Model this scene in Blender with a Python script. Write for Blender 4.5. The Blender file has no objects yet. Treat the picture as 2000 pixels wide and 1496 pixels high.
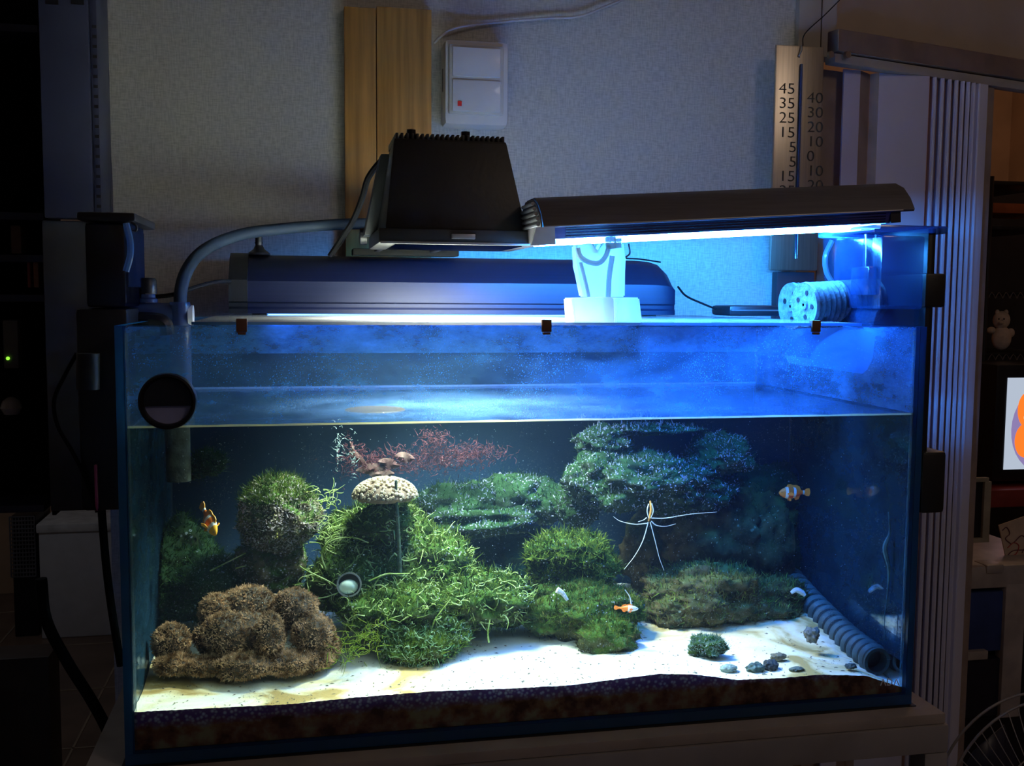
import bpy, bmesh, math, random
import numpy as np
from mathutils import Vector, Matrix, noise

random.seed(7); rng = np.random.default_rng(7)
scn = bpy.context.scene
COL = scn.collection

# ------------------------------------------------------------------ camera
CP = np.array([.1873, -1.0801, .4881])
def _axes(yaw, pitch, roll):
    f = np.array([math.sin(yaw)*math.cos(pitch), math.cos(yaw)*math.cos(pitch), math.sin(pitch)])
    ri = np.array([math.cos(yaw), -math.sin(yaw), 0.]); up = np.cross(ri, f)
    return math.cos(roll)*ri+math.sin(roll)*up, -math.sin(roll)*ri+math.cos(roll)*up, f
CR, CU, CF = _axes(.199, -.0851, .0074)
cam = bpy.data.objects.new('camera', bpy.data.cameras.new('camera'))
COL.objects.link(cam)
m = Matrix.Identity(4)
for i in range(3):
    m[i][0], m[i][1], m[i][2], m[i][3] = CR[i], CU[i], -CF[i], CP[i]
cam.matrix_world = m
cam.data.sensor_width = 36; cam.data.lens = 36.0; cam.data.clip_start = .02
scn.camera = cam

# ------------------------------------------------------------------ world, lights, exposure
w = bpy.data.worlds.new('world'); scn.world = w; w.use_nodes = True
w.node_tree.nodes['Background'].inputs[0].default_value = (.5, .55, .7, 1)
w.node_tree.nodes['Background'].inputs[1].default_value = .002
scn.view_settings.view_transform = 'Standard'; scn.view_settings.look = 'None'
scn.view_settings.exposure = .2; scn.view_settings.gamma = 1; scn.view_settings.use_curve_mapping = False
cy = scn.cycles
cy.max_bounces = 9; cy.transparent_max_bounces = 40; cy.transmission_bounces = 8
cy.glossy_bounces = 5; cy.diffuse_bounces = 4; cy.sample_clamp_indirect = 4.0; cy.sample_clamp_direct = 0
cy.use_denoising = True

def lamp(name, kind, loc, energy, color, rot=None, size=None, sizey=None, spread=None, direction=None, radius=.05):
    d = bpy.data.lights.new(name, kind); d.energy = energy; d.color = color
    if kind == 'AREA':
        d.shape = 'RECTANGLE'; d.size = size; d.size_y = sizey
        if spread: d.spread = spread
    else:
        d.shadow_soft_size = radius
    o = bpy.data.objects.new(name, d); COL.objects.link(o); o.location = loc
    if direction is not None:
        o.rotation_euler = Vector(direction).to_track_quat('-Z', 'Y').to_euler()
    if rot is not None: o.rotation_euler = rot
    return o
BLUE = (.05, .22, 1.0)
HALIDE_W = 13.0; HOOD_W = 4.0; FIX_W = 1.0
lamp('halide_lamp', 'AREA', (.368, .187, .5455), HALIDE_W, (1.0, 1.0, .75), rot=(0, 0, 0), size=.15, sizey=.09, spread=2.6)
lamp('hood_lamp_light', 'AREA', (.67, .095, .5575), HOOD_W, BLUE, rot=(0, -.09, 0), size=.40, sizey=.06)
lamp('fixture_lamp_light', 'AREA', (.40, .43, .4600), FIX_W, (.08, .28, 1.0), rot=(0, 0, 0), size=.56, sizey=.06)
lamp('room_fill', 'POINT', (1.5, -1.5, 1.5), 7.0, (1.0, .80, .66), radius=.15)  # unseen warm lamp, added to brighten the stand and tank front
lamp('left_rear_fill', 'POINT', (-.9, 1.35, 1.5), 3.5, (.85, .9, 1.0), radius=.12)  # fill added for the white box at lower left, no source there
lamp('side_room_lamp', 'POINT', (2.6, 1.9, 1.5), 5.0, (1.0, .62, .38), radius=.15)

# ------------------------------------------------------------------ pixel -> point helpers
def ray(px, py): return CF+(px-1000)/2000*CR+(748-py)/2000*CU
def P(px, py, **k):
    d = ray(px, py); a, v = list(k.items())[0]; i = 'xyz'.index(a)
    return Vector(CP+(v-CP[i])/d[i]*d)
def PW(px, py, y):
    """point seen through the water at depth y (refraction at the front pane)"""
    d = ray(px, py); d = d/np.linalg.norm(d); q = CP+(0.008-CP[1])/d[1]*d
    n = 1.33; tx, tz = d[0]/n, d[2]/n; ty = math.sqrt(max(1e-6, 1-tx*tx-tz*tz))
    t = (y-0.008)/ty
    return Vector((q[0]+tx*t, y, q[2]+tz*t))
def SW(px, py, y): return (PW(px+20, py, y)-PW(px, py, y)).length/20      # metres per pixel in the water
def SA(px, py, y): return (P(px+20, py, y=y)-P(px, py, y=y)).length/20

# ------------------------------------------------------------------ materials
def nodes(name):
    mt = bpy.data.materials.new(name); mt.use_nodes = True
    nt = mt.node_tree; nt.nodes.clear()
    out = nt.nodes.new('ShaderNodeOutputMaterial')
    return mt, nt, out
def N(nt, t, **k):
    n = nt.nodes.new(t)
    for a, v in k.items():
        if a.startswith('i_'):
            key = a[2:].replace('_', ' ')
            n.inputs[key].default_value = v
        else: setattr(n, a, v)
    return n
def ramp(nt, src, stops):
    r = nt.nodes.new('ShaderNodeValToRGB'); e = r.color_ramp.elements
    while len(e) < len(stops): e.new(.5)
    for k, (p, c) in enumerate(stops):
        e[k].position = p; e[k].color = (*c, 1) if len(c) == 3 else c
    nt.links.new(src, r.inputs[0]); return r
def mat(name, c, rough=.5, metal=0, var=.15, scale=20, bump=0, bscale=None, stretch=(1, 1, 1), spec=.5, c2=None, coat=0):
    mt, nt, out = nodes(name)
    b = N(nt, 'ShaderNodeBsdfPrincipled'); L = nt.links.new
    b.inputs['Roughness'].default_value = rough; b.inputs['Metallic'].default_value = metal
    b.inputs['Specular IOR Level'].default_value = spec; b.inputs['Coat Weight'].default_value = coat
    tc = N(nt, 'ShaderNodeTexCoord'); mp = N(nt, 'ShaderNodeMapping'); mp.inputs['Scale'].default_value = stretch
    L(tc.outputs['Object'], mp.inputs[0])
    nz = N(nt, 'ShaderNodeTexNoise'); nz.inputs['Scale'].default_value = scale; nz.inputs['Detail'].default_value = 4
    L(mp.outputs[0], nz.inputs['Vector'])
    lo = tuple(x*(1-var) for x in c); hi = tuple(min(1, x*(1+var)) for x in c) if c2 is None else c2
    r = ramp(nt, nz.outputs['Fac'], [(.35, lo), (.65, hi)])
    L(r.outputs[0], b.inputs['Base Color'])
    if bump:
        nb = N(nt, 'ShaderNodeTexNoise'); nb.inputs['Scale'].default_value = bscale or scale*3; nb.inputs['Detail'].default_value = 3
        L(mp.outputs[0], nb.inputs['Vector'])
        bp = N(nt, 'ShaderNodeBump'); bp.inputs['Strength'].default_value = bump; bp.inputs['Distance'].default_value = .002
        L(nb.outputs['Fac'], bp.inputs['Height']); L(bp.outputs[0], b.inputs['Normal'])
    L(b.outputs[0], out.inputs[0]); return mt
def glass_mat(name, tint=(.97, .99, 1), ior=1.45, dust=0.0, dustcol=(.9, .95, 1), rough=.02):
    mt, nt, out = nodes(name); L = nt.links.new
    tr = N(nt, 'ShaderNodeBsdfTransparent'); tr.inputs[0].default_value = (*tint, 1)
    gl = N(nt, 'ShaderNodeBsdfGlossy'); gl.inputs['Roughness'].default_value = rough
    fr = N(nt, 'ShaderNodeFresnel'); fr.inputs[0].default_value = ior
    mx = N(nt, 'ShaderNodeMixShader'); L(fr.outputs[0], mx.inputs[0]); L(tr.outputs[0], mx.inputs[1]); L(gl.outputs[0], mx.inputs[2])
    last = mx
    if dust:
        df = N(nt, 'ShaderNodeBsdfDiffuse'); df.inputs[0].default_value = (*dustcol, 1)
        tl = N(nt, 'ShaderNodeBsdfTranslucent'); tl.inputs[0].default_value = (*dustcol, 1)
        m1 = N(nt, 'ShaderNodeMixShader'); m1.inputs[0].default_value = .5; L(df.outputs[0], m1.inputs[1]); L(tl.outputs[0], m1.inputs[2])
        nz = N(nt, 'ShaderNodeTexNoise'); nz.inputs['Scale'].default_value = 30; nz.inputs['Detail'].default_value = 5
        tc = N(nt, 'ShaderNodeTexCoord'); L(tc.outputs['Object'], nz.inputs['Vector'])
        r = ramp(nt, nz.outputs['Fac'], [(.3, (dust*.6,)*3), (.7, (dust*1.4,)*3)])
        m2 = N(nt, 'ShaderNodeMixShader'); L(r.outputs[0], m2.inputs[0]); L(last.outputs[0], m2.inputs[1]); L(m1.outputs[0], m2.inputs[2])
        last = m2
    L(last.outputs[0], out.inputs[0]); return mt
def emis(name, c, s):
    mt, nt, out = nodes(name); e = N(nt, 'ShaderNodeEmission'); e.inputs[0].default_value = (*c, 1); e.inputs[1].default_value = s
    nt.links.new(e.outputs[0], out.inputs[0]); return mt
def translucent_mat(name, c, amount=.6, tint=(1, 1, 1), frost=.5):
    mt, nt, out = nodes(name); L = nt.links.new
    df = N(nt, 'ShaderNodeBsdfDiffuse'); df.inputs[0].default_value = (*c, 1)
    tl = N(nt, 'ShaderNodeBsdfTranslucent'); tl.inputs[0].default_value = (*c, 1)
    tr = N(nt, 'ShaderNodeBsdfTransparent'); tr.inputs[0].default_value = (*tint, 1)
    gl = N(nt, 'ShaderNodeBsdfGlossy'); gl.inputs['Roughness'].default_value = .15
    m1 = N(nt, 'ShaderNodeMixShader'); m1.inputs[0].default_value = frost; L(df.outputs[0], m1.inputs[1]); L(tl.outputs[0], m1.inputs[2])
    m2 = N(nt, 'ShaderNodeMixShader'); m2.inputs[0].default_value = amount; L(tr.outputs[0], m2.inputs[1]); L(m1.outputs[0], m2.inputs[2])
    m3 = N(nt, 'ShaderNodeMixShader'); m3.inputs[0].default_value = .06; L(m2.outputs[0], m3.inputs[1]); L(gl.outputs[0], m3.inputs[2])
    L(m3.outputs[0], out.inputs[0]); return mt

def wallpaper_mat():
    mt, nt, out = nodes('woven_wallpaper'); L = nt.links.new
    b = N(nt, 'ShaderNodeBsdfPrincipled'); b.inputs['Roughness'].default_value = .85; b.inputs['Specular IOR Level'].default_value = .2
    tc = N(nt, 'ShaderNodeTexCoord')
    a = N(nt, 'ShaderNodeMapping'); a.inputs['Scale'].default_value = (500, 500, 60); L(tc.outputs['Object'], a.inputs[0])
    c = N(nt, 'ShaderNodeMapping'); c.inputs['Scale'].default_value = (80, 80, 450); L(tc.outputs['Object'], c.inputs[0])
    n1 = N(nt, 'ShaderNodeTexNoise'); n1.inputs['Scale'].default_value = 1; L(a.outputs[0], n1.inputs['Vector'])
    n2 = N(nt, 'ShaderNodeTexNoise'); n2.inputs['Scale'].default_value = 1; L(c.outputs[0], n2.inputs['Vector'])
    ad = N(nt, 'ShaderNodeMath', operation='ADD'); L(n1.outputs['Fac'], ad.inputs[0]); L(n2.outputs['Fac'], ad.inputs[1])
    mu = N(nt, 'ShaderNodeMath', operation='MULTIPLY'); mu.inputs[1].default_value = .5; L(ad.outputs[0], mu.inputs[0])
    r = ramp(nt, mu.outputs[0], [(.38, (.50, .51, .48)), (.6, (.70, .70, .66))]); L(r.outputs[0], b.inputs['Base Color'])
    bp = N(nt, 'ShaderNodeBump'); bp.inputs['Strength'].default_value = .5; bp.inputs['Distance'].default_value = .0008
    L(mu.outputs[0], bp.inputs['Height']); L(bp.outputs[0], b.inputs['Normal'])
    L(b.outputs[0], out.inputs[0]); return mt
def rock_mat(name, dark, mid, green, specks=(.5, .42, .6), speck_amt=.5, top=.35, sscale=140):
    mt, nt, out = nodes(name); L = nt.links.new
    b = N(nt, 'ShaderNodeBsdfPrincipled'); b.inputs['Roughness'].default_value = .9; b.inputs['Specular IOR Level'].default_value = .1
    geo = N(nt, 'ShaderNodeNewGeometry'); pos = geo.outputs['Position']
    n1 = N(nt, 'ShaderNodeTexNoise'); n1.inputs['Scale'].default_value = 55; n1.inputs['Detail'].default_value = 8; L(pos, n1.inputs['Vector'])
    base = ramp(nt, n1.outputs['Fac'], [(.3, dark), (.62, mid)])
    n2 = N(nt, 'ShaderNodeTexNoise'); n2.inputs['Scale'].default_value = 22; n2.inputs['Detail'].default_value = 6; L(pos, n2.inputs['Vector'])
    sx = N(nt, 'ShaderNodeSeparateXYZ'); L(geo.outputs['Normal'], sx.inputs[0])
    ad = N(nt, 'ShaderNodeMath', operation='MULTIPLY_ADD'); ad.inputs[1].default_value = .35; L(sx.outputs[2], ad.inputs[0]); L(n2.outputs['Fac'], ad.inputs[2])
    gr = ramp(nt, ad.outputs[0], [(.75-top, (0, 0, 0)), (.95-top, (1, 1, 1))])
    mx = N(nt, 'ShaderNodeMix', data_type='RGBA'); L(gr.outputs[0], mx.inputs[0]); L(base.outputs[0], mx.inputs[6])
    g2 = ramp(nt, n1.outputs['Fac'], [(.35, tuple(x*.45 for x in green)), (.65, green)]); L(g2.outputs[0], mx.inputs[7])
    vo = N(nt, 'ShaderNodeTexVoronoi'); vo.inputs['Scale'].default_value = sscale; L(pos, vo.inputs['Vector'])
    sp = ramp(nt, vo.outputs['Distance'], [(.18, (1, 1, 1)), (.32, (0, 0, 0))])
    n3 = N(nt, 'ShaderNodeTexNoise'); n3.inputs['Scale'].default_value = 28; L(pos, n3.inputs['Vector'])
    pa = ramp(nt, n3.outputs['Fac'], [(.62-.2*speck_amt, (0, 0, 0)), (.72-.2*speck_amt, (1, 1, 1))])
    ml = N(nt, 'ShaderNodeMath', operation='MULTIPLY'); L(sp.outputs[0], ml.inputs[0]); L(pa.outputs[0], ml.inputs[1])
    m2 = N(nt, 'ShaderNodeMix', data_type='RGBA'); L(ml.outputs[0], m2.inputs[0]); L(mx.outputs[2], m2.inputs[6]); m2.inputs[7].default_value = (*specks, 1)
    L(m2.outputs[2], b.inputs['Base Color'])
    bp = N(nt, 'ShaderNodeBump'); bp.inputs['Strength'].default_value = .9; bp.inputs['Distance'].default_value = .004
    L(n1.outputs['Fac'], bp.inputs['Height']); L(bp.outputs[0], b.inputs['Normal'])
    L(b.outputs[0], out.inputs[0]); return mt
def blade_mat(name, c1, c2):
    mt, nt, out = nodes(name); L = nt.links.new
    geo = N(nt, 'ShaderNodeNewGeometry')
    nz = N(nt, 'ShaderNodeTexNoise'); nz.inputs['Scale'].default_value = 70; L(geo.outputs['Position'], nz.inputs['Vector'])
    r = ramp(nt, nz.outputs['Fac'], [(.35, c1), (.65, c2)])
    df = N(nt, 'ShaderNodeBsdfDiffuse'); L(r.outputs[0], df.inputs[0])
    tl = N(nt, 'ShaderNodeBsdfTranslucent'); L(r.outputs[0], tl.inputs[0])
    mx = N(nt, 'ShaderNodeMixShader'); mx.inputs[0].default_value = .35; L(df.outputs[0], mx.inputs[1]); L(tl.outputs[0], mx.inputs[2])
    L(mx.outputs[0], out.inputs[0]); return mt

M = {}
M['wallpaper'] = wallpaper_mat()
M['trim'] = mat('painted_trim', (.42, .37, .31), .6, var=.1, scale=8)
M['far_wall'] = mat('far_wall_paint', (.45, .30, .20), .8, var=.1, scale=6)
M['dark'] = mat('dark_plastic', (.012, .012, .016), .35, var=.2, spec=.4)
M['black'] = mat('black_paint', (.010, .009, .009), .45, var=.2, bump=.1, bscale=200)
M['steel_dark'] = mat('painted_steel', (.035, .04, .09), .45, var=.1, scale=10, bump=.05)
M['stand'] = mat('stand_steel', (.27, .25, .25), .5, var=.12, scale=12, bump=.08, bscale=120)
M['stand_board'] = mat('stand_board', (.33, .28, .25), .6, var=.12, scale=14)
M['floor'] = mat('dark_floor_tile', (.16, .11, .085), .4, var=.25, scale=6)
M['grout'] = mat('floor_grout', (.3, .24, .18), .8)
M['wood1'] = mat('oak_board', (.36, .165, .035), .5, var=.2, scale=3, stretch=(30, 30, 1.6), bump=.1, c2=(.50, .245, .055))
M['white_pl'] = mat('white_plastic', (.82, .82, .80), .35, var=.03, coat=.2)
M['cream_pl'] = mat('cream_plastic', (.62, .60, .52), .4, var=.04)
M['red'] = mat('red_plastic', (.6, .02, .02), .4)
M['alu'] = mat('brushed_aluminium', (.45, .46, .50), .32, metal=.9, var=.08, scale=6, stretch=(1, 60, 60))
M['gunmetal'] = mat('dark_anodised_metal', (.15, .14, .155), .5, metal=.2, var=.1, scale=8, stretch=(1, 40, 40))
M['fixture'] = mat('fixture_enamel', (.014, .018, .045), .34, metal=.4, var=.08, scale=6, stretch=(1, 50, 50))
M['brass'] = mat('brushed_plate', (.50, .44, .36), .33, metal=.9, var=.1, scale=5, stretch=(60, 60, 2))
M['ink'] = mat('engraved_ink', (.03, .025, .02), .6)
M['rubber'] = mat('grey_hose', (.018, .032, .06), .65, var=.1, spec=.25)
M['cable'] = mat('black_cable', (.006, .006, .008), .75, spec=.15)
M['matt'] = mat('matt_black', (.004, .004, .004), .8, spec=.1)
M['white_cable'] = mat('white_cable', (.65, .62, .6), .5)
M['curtain'] = mat('accordion_vinyl', (.66, .67, .86), .5, var=.06, scale=5, bump=.05)  # blue lamp light put into the pale vinyl colour
M['curtain_brown'] = mat('accordion_strip', (.32, .25, .22), .5)
M['glass'] = glass_mat('aquarium_glass')
M['cover_glass'] = glass_mat('cover_glass', dust=.16, tint=(.93, .98, 1))
M['edge'] = translucent_mat('glass_edge', (.02, .17, .46), amount=.9, frost=.7)
M['acrylic'] = translucent_mat('frosted_acrylic', (.85, .98, .95), amount=.85, frost=.45)
M['clear_pl'] = translucent_mat('clear_plastic', (.55, .7, .9), amount=.35, frost=.6)
M['pipe'] = translucent_mat('pale_pipe', (.07, .11, .26), amount=.75, frost=.4)
M['clip'] = mat('brown_clip', (.16, .07, .04), .4)
M['silicone'] = translucent_mat('silicone', (.3, .4, .45), amount=.4)

# ------------------------------------------------------------------ mesh helpers
def obj(name, bm, mats, parent=None, smooth=35, label=None, loc=None):
    me = bpy.data.meshes.new(name)
    if isinstance(bm, bmesh.types.BMesh):
        bmesh.ops.recalc_face_normals(bm, faces=bm.faces)
        bm.to_mesh(me); bm.free()
    else:
        v, f = bm[0], bm[1]; me.from_pydata([tuple(x) for x in v], [], f)
    for mm in (mats if isinstance(mats, (list, tuple)) else [mats]): me.materials.append(mm)
    o = bpy.data.objects.new(name, me); COL.objects.link(o)
    if smooth:
        me.polygons.foreach_set('use_smooth', [True]*len(me.polygons))
        me.set_sharp_from_angle(angle=math.radians(smooth))
    if parent is not None:
        o.parent = parent; o.matrix_parent_inverse = Matrix.Translation(-Vector(parent.location))
    if label: o['label'] = label
    return o
def thing(name, label, cat, loc=(0, 0, 0), group=None):
    o = bpy.data.objects.new(name, None); COL.objects.link(o); o.empty_display_size = .02
    o.location = loc; o['label'] = label; o['category'] = cat
    if group: o['group'] = group
    return o
def tag(o, label, cat, group=None, kind=None):
    o['label'] = label; o['category'] = cat
    if group: o['group'] = group
    if kind: o['kind'] = kind
    return o
def struct(o): o['kind'] = 'structure'; return o
def stuff(o): o['kind'] = 'stuff'; return o
def box(bm, a, b, bev=0, mi=0):
    a, b = Vector(a), Vector(b); lo = Vector((min(a[i], b[i]) for i in range(3))); hi = Vector((max(a[i], b[i]) for i in range(3)))
    c = (lo+hi)/2; s = hi-lo
    g = bmesh.ops.create_cube(bm, size=1, matrix=Matrix.Translation(c) @ Matrix.Diagonal((*s, 1)))
    fs = list({f for v in g['verts'] for f in v.link_faces})
    for f in fs: f.material_index = mi
    if bev:
        es = list({e for v in g['verts'] for e in v.link_edges})
        r = bmesh.ops.bevel(bm, geom=es, offset=min(bev, min(s)*.45), segments=2, affect='EDGES', profile=.6)
        for f in r['faces']: f.material_index = mi
def BB(a, b, bev=0):
    bm = bmesh.new(); box(bm, a, b, bev); return bm
def hexa(bm, pts, bev=0, mi=0):
    """8 points: bottom quad 0-3, top quad 4-7"""
    vs = [bm.verts.new(p) for p in pts]
    fs = [bm.faces.new([vs[i] for i in q]) for q in ((3, 2, 1, 0), (4, 5, 6, 7), (0, 1, 5, 4), (1, 2, 6, 5), (2, 3, 7, 6), (3, 0, 4, 7))]
    for f in fs: f.material_index = mi
    if bev:
        es = list({e for v in vs for e in v.link_edges}); bmesh.ops.bevel(bm, geom=es, offset=bev, segments=2, affect='EDGES', profile=.6)
def cyl(bm, a, b, r1, r2=None, n=16, mi=0):
    a, b = Vector(a), Vector(b); d = b-a; r2 = r1 if r2 is None else r2
    mtx = Matrix.Translation((a+b)/2) @ d.to_track_quat('Z', 'Y').to_matrix().to_4x4()
    g = bmesh.ops.create_cone(bm, cap_ends=True, segments=n, radius1=r1, radius2=r2, depth=d.length, matrix=mtx)
    for f in {f for v in g['verts'] for f in v.link_faces}: f.material_index = mi
def CY(a, b, r1, r2=None, n=16):
    bm = bmesh.new(); cyl(bm, a, b, r1, r2, n); return bm
def ball(bm, c, r, seg=12, mi=0):
    r = (r, r, r) if not isinstance(r, (tuple, list)) else r
    g = bmesh.ops.create_uvsphere(bm, u_segments=seg, v_segments=max(6, seg//2+2), radius=1, matrix=Matrix.Translation(c) @ Matrix.Diagonal((*r, 1)))
    for f in {f for v in g['verts'] for f in v.link_faces}: f.material_index = mi
def catmull(pts, k=6):
    pts = [Vector(p) for p in pts]
    if len(pts) < 3: return pts
    q = [pts[0]*2-pts[1]]+pts+[pts[-1]*2-pts[-2]]; out = []
    for i in range(1, len(q)-2):
        for j in range(k):
            t = j/k; a, b, c, d = q[i-1], q[i], q[i+1], q[i+2]
            out.append(.5*((2*b)+(c-a)*t+(2*a-5*b+4*c-d)*t*t+(3*b-a-3*c+d)*t**3))
    out.append(pts[-1]); return out
def tube(bm, pts, r, n=8, k=6, cap=True):
    p = catmull(pts, k); m_ = len(p)
    rr = r if callable(r) else (lambda t: r)
    t0 = (p[1]-p[0]).normalized(); u = t0.orthogonal().normalized(); rings = []
    for i in range(m_):
        t = (p[min(i+1, m_-1)]-p[max(i-1, 0)]).normalized()
        u = (u-t*u.dot(t)).normalized(); v = t.cross(u); R_ = rr(i/(m_-1))
        rings.append([bm.verts.new(p[i]+R_*(math.cos(2*math.pi*j/n)*u+math.sin(2*math.pi*j/n)*v)) for j in range(n)])
    for i in range(m_-1):
        for j in range(n):
            bm.faces.new((rings[i][j], rings[i][(j+1) % n], rings[i+1][(j+1) % n], rings[i+1][j]))
    if cap: bm.faces.new(rings[0][::-1]); bm.faces.new(rings[-1])
def TB(pts, r, n=8, k=6):
    bm = bmesh.new(); tube(bm, pts, r, n, k); return bm
def lathe(bm, prof, origin=(0, 0, 0), axis=(0, 0, 1), n=24, cap=False):
    q = Vector(axis).to_track_quat('Z', 'Y').to_matrix(); o = Vector(origin); rings = []
    for r, h in prof:
        rings.append([bm.verts.new(o+q @ Vector((r*math.cos(2*math.pi*j/n), r*math.sin(2*math.pi*j/n), h))) for j in range(n)])
    for i in range(len(prof)-1):
        for j in range(n): bm.faces.new((rings[i][j], rings[i][(j+1) % n], rings[i+1][(j+1) % n], rings[i+1][j]))
    if cap: bm.faces.new(rings[0][::-1]); bm.faces.new(rings[-1])
def prism(bm, prof, frame):
    """prof: list of (u,v); frame(u, v, s) -> point, s in 0..1"""
    a = [bm.verts.new(frame(u, v, 0)) for u, v in prof]; b = [bm.verts.new(frame(u, v, 1)) for u, v in prof]; n = len(prof)
    for i in range(n): bm.faces.new((a[i], a[(i+1) % n], b[(i+1) % n], b[i]))
    bm.faces.new(a[::-1]); bm.faces.new(b)
def text(name, s, size, loc, normal_y=-1, mt=None, parent=None, sx=1.0, ext=.0004, offset=0):
    c = bpy.data.curves.new(name, 'FONT'); c.body = s; c.size = size; c.extrude = ext; c.align_x = 'CENTER'; c.align_y = 'CENTER'; c.offset = offset
    t = bpy.data.objects.new(name, c); COL.objects.link(t)
    me = bpy.data.meshes.new_from_object(t.evaluated_get(bpy.context.evaluated_depsgraph_get()))
    bpy.data.objects.remove(t); bpy.data.curves.remove(c)
    me.transform(Matrix.Translation(loc) @ Matrix.Rotation(math.pi/2, 4, 'X') @ Matrix.Diagonal((sx, 1, 1, 1)))
    me.materials.clear(); me.materials.append(mt)
    o = bpy.data.objects.new(name, me); COL.objects.link(o)
    if parent is not None: o.parent = parent; o.matrix_parent_inverse = Matrix.Translation(-Vector(parent.location))
    return o

# ================================================================== ROOM
TW, TD, TH = .9, .45, .4553
WY = .60                      # face of the wall behind the tank
FZ = -.70
wl = P(197, 300, y=WY).x

struct(obj('floor', BB((-2.2, -2.4, FZ-.03), (3.4, 3.2, FZ)), M['floor'], smooth=0))
bm = bmesh.new()
for i in range(-5, 9): box(bm, (i*.42-.003, -2.4, FZ), (i*.42+.003, 3.2, FZ+.0015))
for i in range(-6, 8): box(bm, (-2.2, i*.42-.003, FZ), (3.4, i*.42+.003, FZ+.0015))
fl = bpy.data.objects['floor']; stuff(obj('floor_joint', bm, M['grout'], fl, smooth=0))
struct(obj('ceiling', BB((-2.2, -2.4, 1.95), (3.4, 3.2, 1.98)), M['trim'], smooth=0))
struct(obj('wall_light_stop', BB((.95, WY+.09, FZ), (1.0, 3.2, 1.95)), M['far_wall'], smooth=0))  # unseen wall added to keep the side room light from leaking left
struct(obj('wall_left', BB((-2.23, -2.4, FZ), (-2.2, 3.2, 1.95)), M['trim'], smooth=0))
struct(obj('wall_right', BB((3.4, -2.4, FZ), (3.43, 3.2, 1.95)), M['far_wall'], smooth=0))
struct(obj('wall_front', BB((-2.2, -2.43, FZ), (3.4, -2.4, 1.95)), M['trim'], smooth=0))
struct(obj('wall_far', BB((-2.2, 3.2, FZ), (3.4, 3.23, 1.95)), M['far_wall'], smooth=0))
struct(obj('wall_back', BB((wl, WY, FZ), (1.035, WY+.08, 1.95)), M['wallpaper'], smooth=0))
# door wall: plan line running away to the right
LA = P(1600, 100, y=WY); Lz = P(1615, 100, y=WY).z; LB = P(2000, 160, z=Lz)
LD = Vector((LB.x-LA.x, LB.y-LA.y, 0)).normalized(); LN = Vector((LD.y, -LD.x, 0))       # LN points to the viewer
def PL(px, py, off=0.0):
    """point on the vertical door plane moved off towards the viewer"""
    d = Vector(ray(px, py)); o = Vector(CP); q = Vector((LA.x, LA.y, 0))+LN*off
    t = (q-o).dot(LN)/d.dot(LN); return o+d*t
def lbox(s0, s1, o0, o1, z0, z1, bev=0):
    bm = bmesh.new(); q = Vector((LA.x, LA.y, 0))
    def g(s, o, z): p = q+LD*s+LN*o; return (p.x, p.y, z)
    hexa(bm, [g(s0, o0, z0), g(s1, o0, z0), g(s1, o1, z0), g(s0, o1, z0), g(s0, o0, z1), g(s1, o0, z1), g(s1, o1, z1), g(s0, o1, z1)], bev); return bm
def sOf(px, py, off=0.0): return (PL(px, py, off)-Vector((LA.x, LA.y, 0))).dot(LD)
zr = PL(1700, 108).z
struct(obj('wall_right_of_tank', lbox(.0, 2.3, -.08, 0, zr, 1.95), mat('door_wall_paint', (.50, .40, .32), .8, var=.08, scale=8), smooth=0))
struct(obj('trim_1', BB((1.02, WY-.012, PL(1560, 95).z-.01), (1.062, WY+.06, 1.95), .003), M['trim']))
struct(obj('trim_2', BB((1.066, WY-.006, PL(1560, 95).z-.01), (1.095, WY+.06, 1.95), .003), M['trim']))
struct(obj('wall_back_return', BB((1.035, WY+.03, FZ), (1.075, WY+.08, 1.95)), M['trim'], smooth=0))
# door rail
rail = thing('door_rail', 'brown-grey metal head rail across the top of the folding door', 'rail', (LA.x, LA.y, zr))
obj('rail_body', lbox(.01, 1.3, 0, .035, zr-.012, zr+.026, .003), mat('rail_paint', (.22, .14, .10), .7), rail)
obj('track', lbox(.01, 1.3, .004, .028, zr-.030, zr-.014, .002), M['trim'], rail)
for i, px in enumerate((1622, 1655)):
    p = PL(px, 107, .037); obj('screw', CY(p-LN*.004, p+LN*.003, .006, n=12), M['brass'], rail)

# folding accordion door -------------------------------------------------
acc = thing('folding_door', 'pale vinyl accordion door folded open, narrow pleats standing right of the tank', 'door', (LA.x+.1, LA.y, FZ))
acc['kind'] = 'structure'; acc.name = 'door_1'
zt = zr-.030
def pleat_panel(name, px0, px1, off0, off1, mt, th=.004, pyr=400, z1=None):
    s0, s1 = sOf(px0, pyr, off0), sOf(px1, pyr, off1); q = Vector((LA.x, LA.y, 0))
    a = q+LD*s0+LN*off0; b = q+LD*s1+LN*off1; d = (b-a).normalized(); n = Vector((d.y, -d.x, 0))
    bm = bmesh.new(); zb, zz = FZ+.01, z1 or zt
    hexa(bm, [(a.x, a.y, zb), (b.x, b.y, zb), ((b-n*th).x, (b-n*th).y, zb), ((a-n*th).x, (a-n*th).y, zb),
              (a.x, a.y, zz), (b.x, b.y, zz), ((b-n*th).x, (b-n*th).y, zz), ((a-n*th).x, (a-n*th).y, zz)], .0008)
    return obj(name, bm, mt, acc)
pleat_panel('panel', 1600, 1640, -.02, -.02, M['curtain_brown'])
pleat_panel('panel', 1640, 1672, .0, .004, M['curtain'])
pleat_panel('panel', 1672, 1690, .004, -.01, M['curtain_brown'])
pleat_panel('panel', 1690, 1708, -.01, .006, mat('warm_pleat', (.52, .42, .34), .5))
pleat_panel('panel', 1708, 1806, .006, .03, M['curtain'])
pw = [1806, 1816, 1822, 1831, 1836, 1845, 1850, 1858, 1863, 1870, 1874, 1881, 1885, 1891, 1895, 1901]
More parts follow.
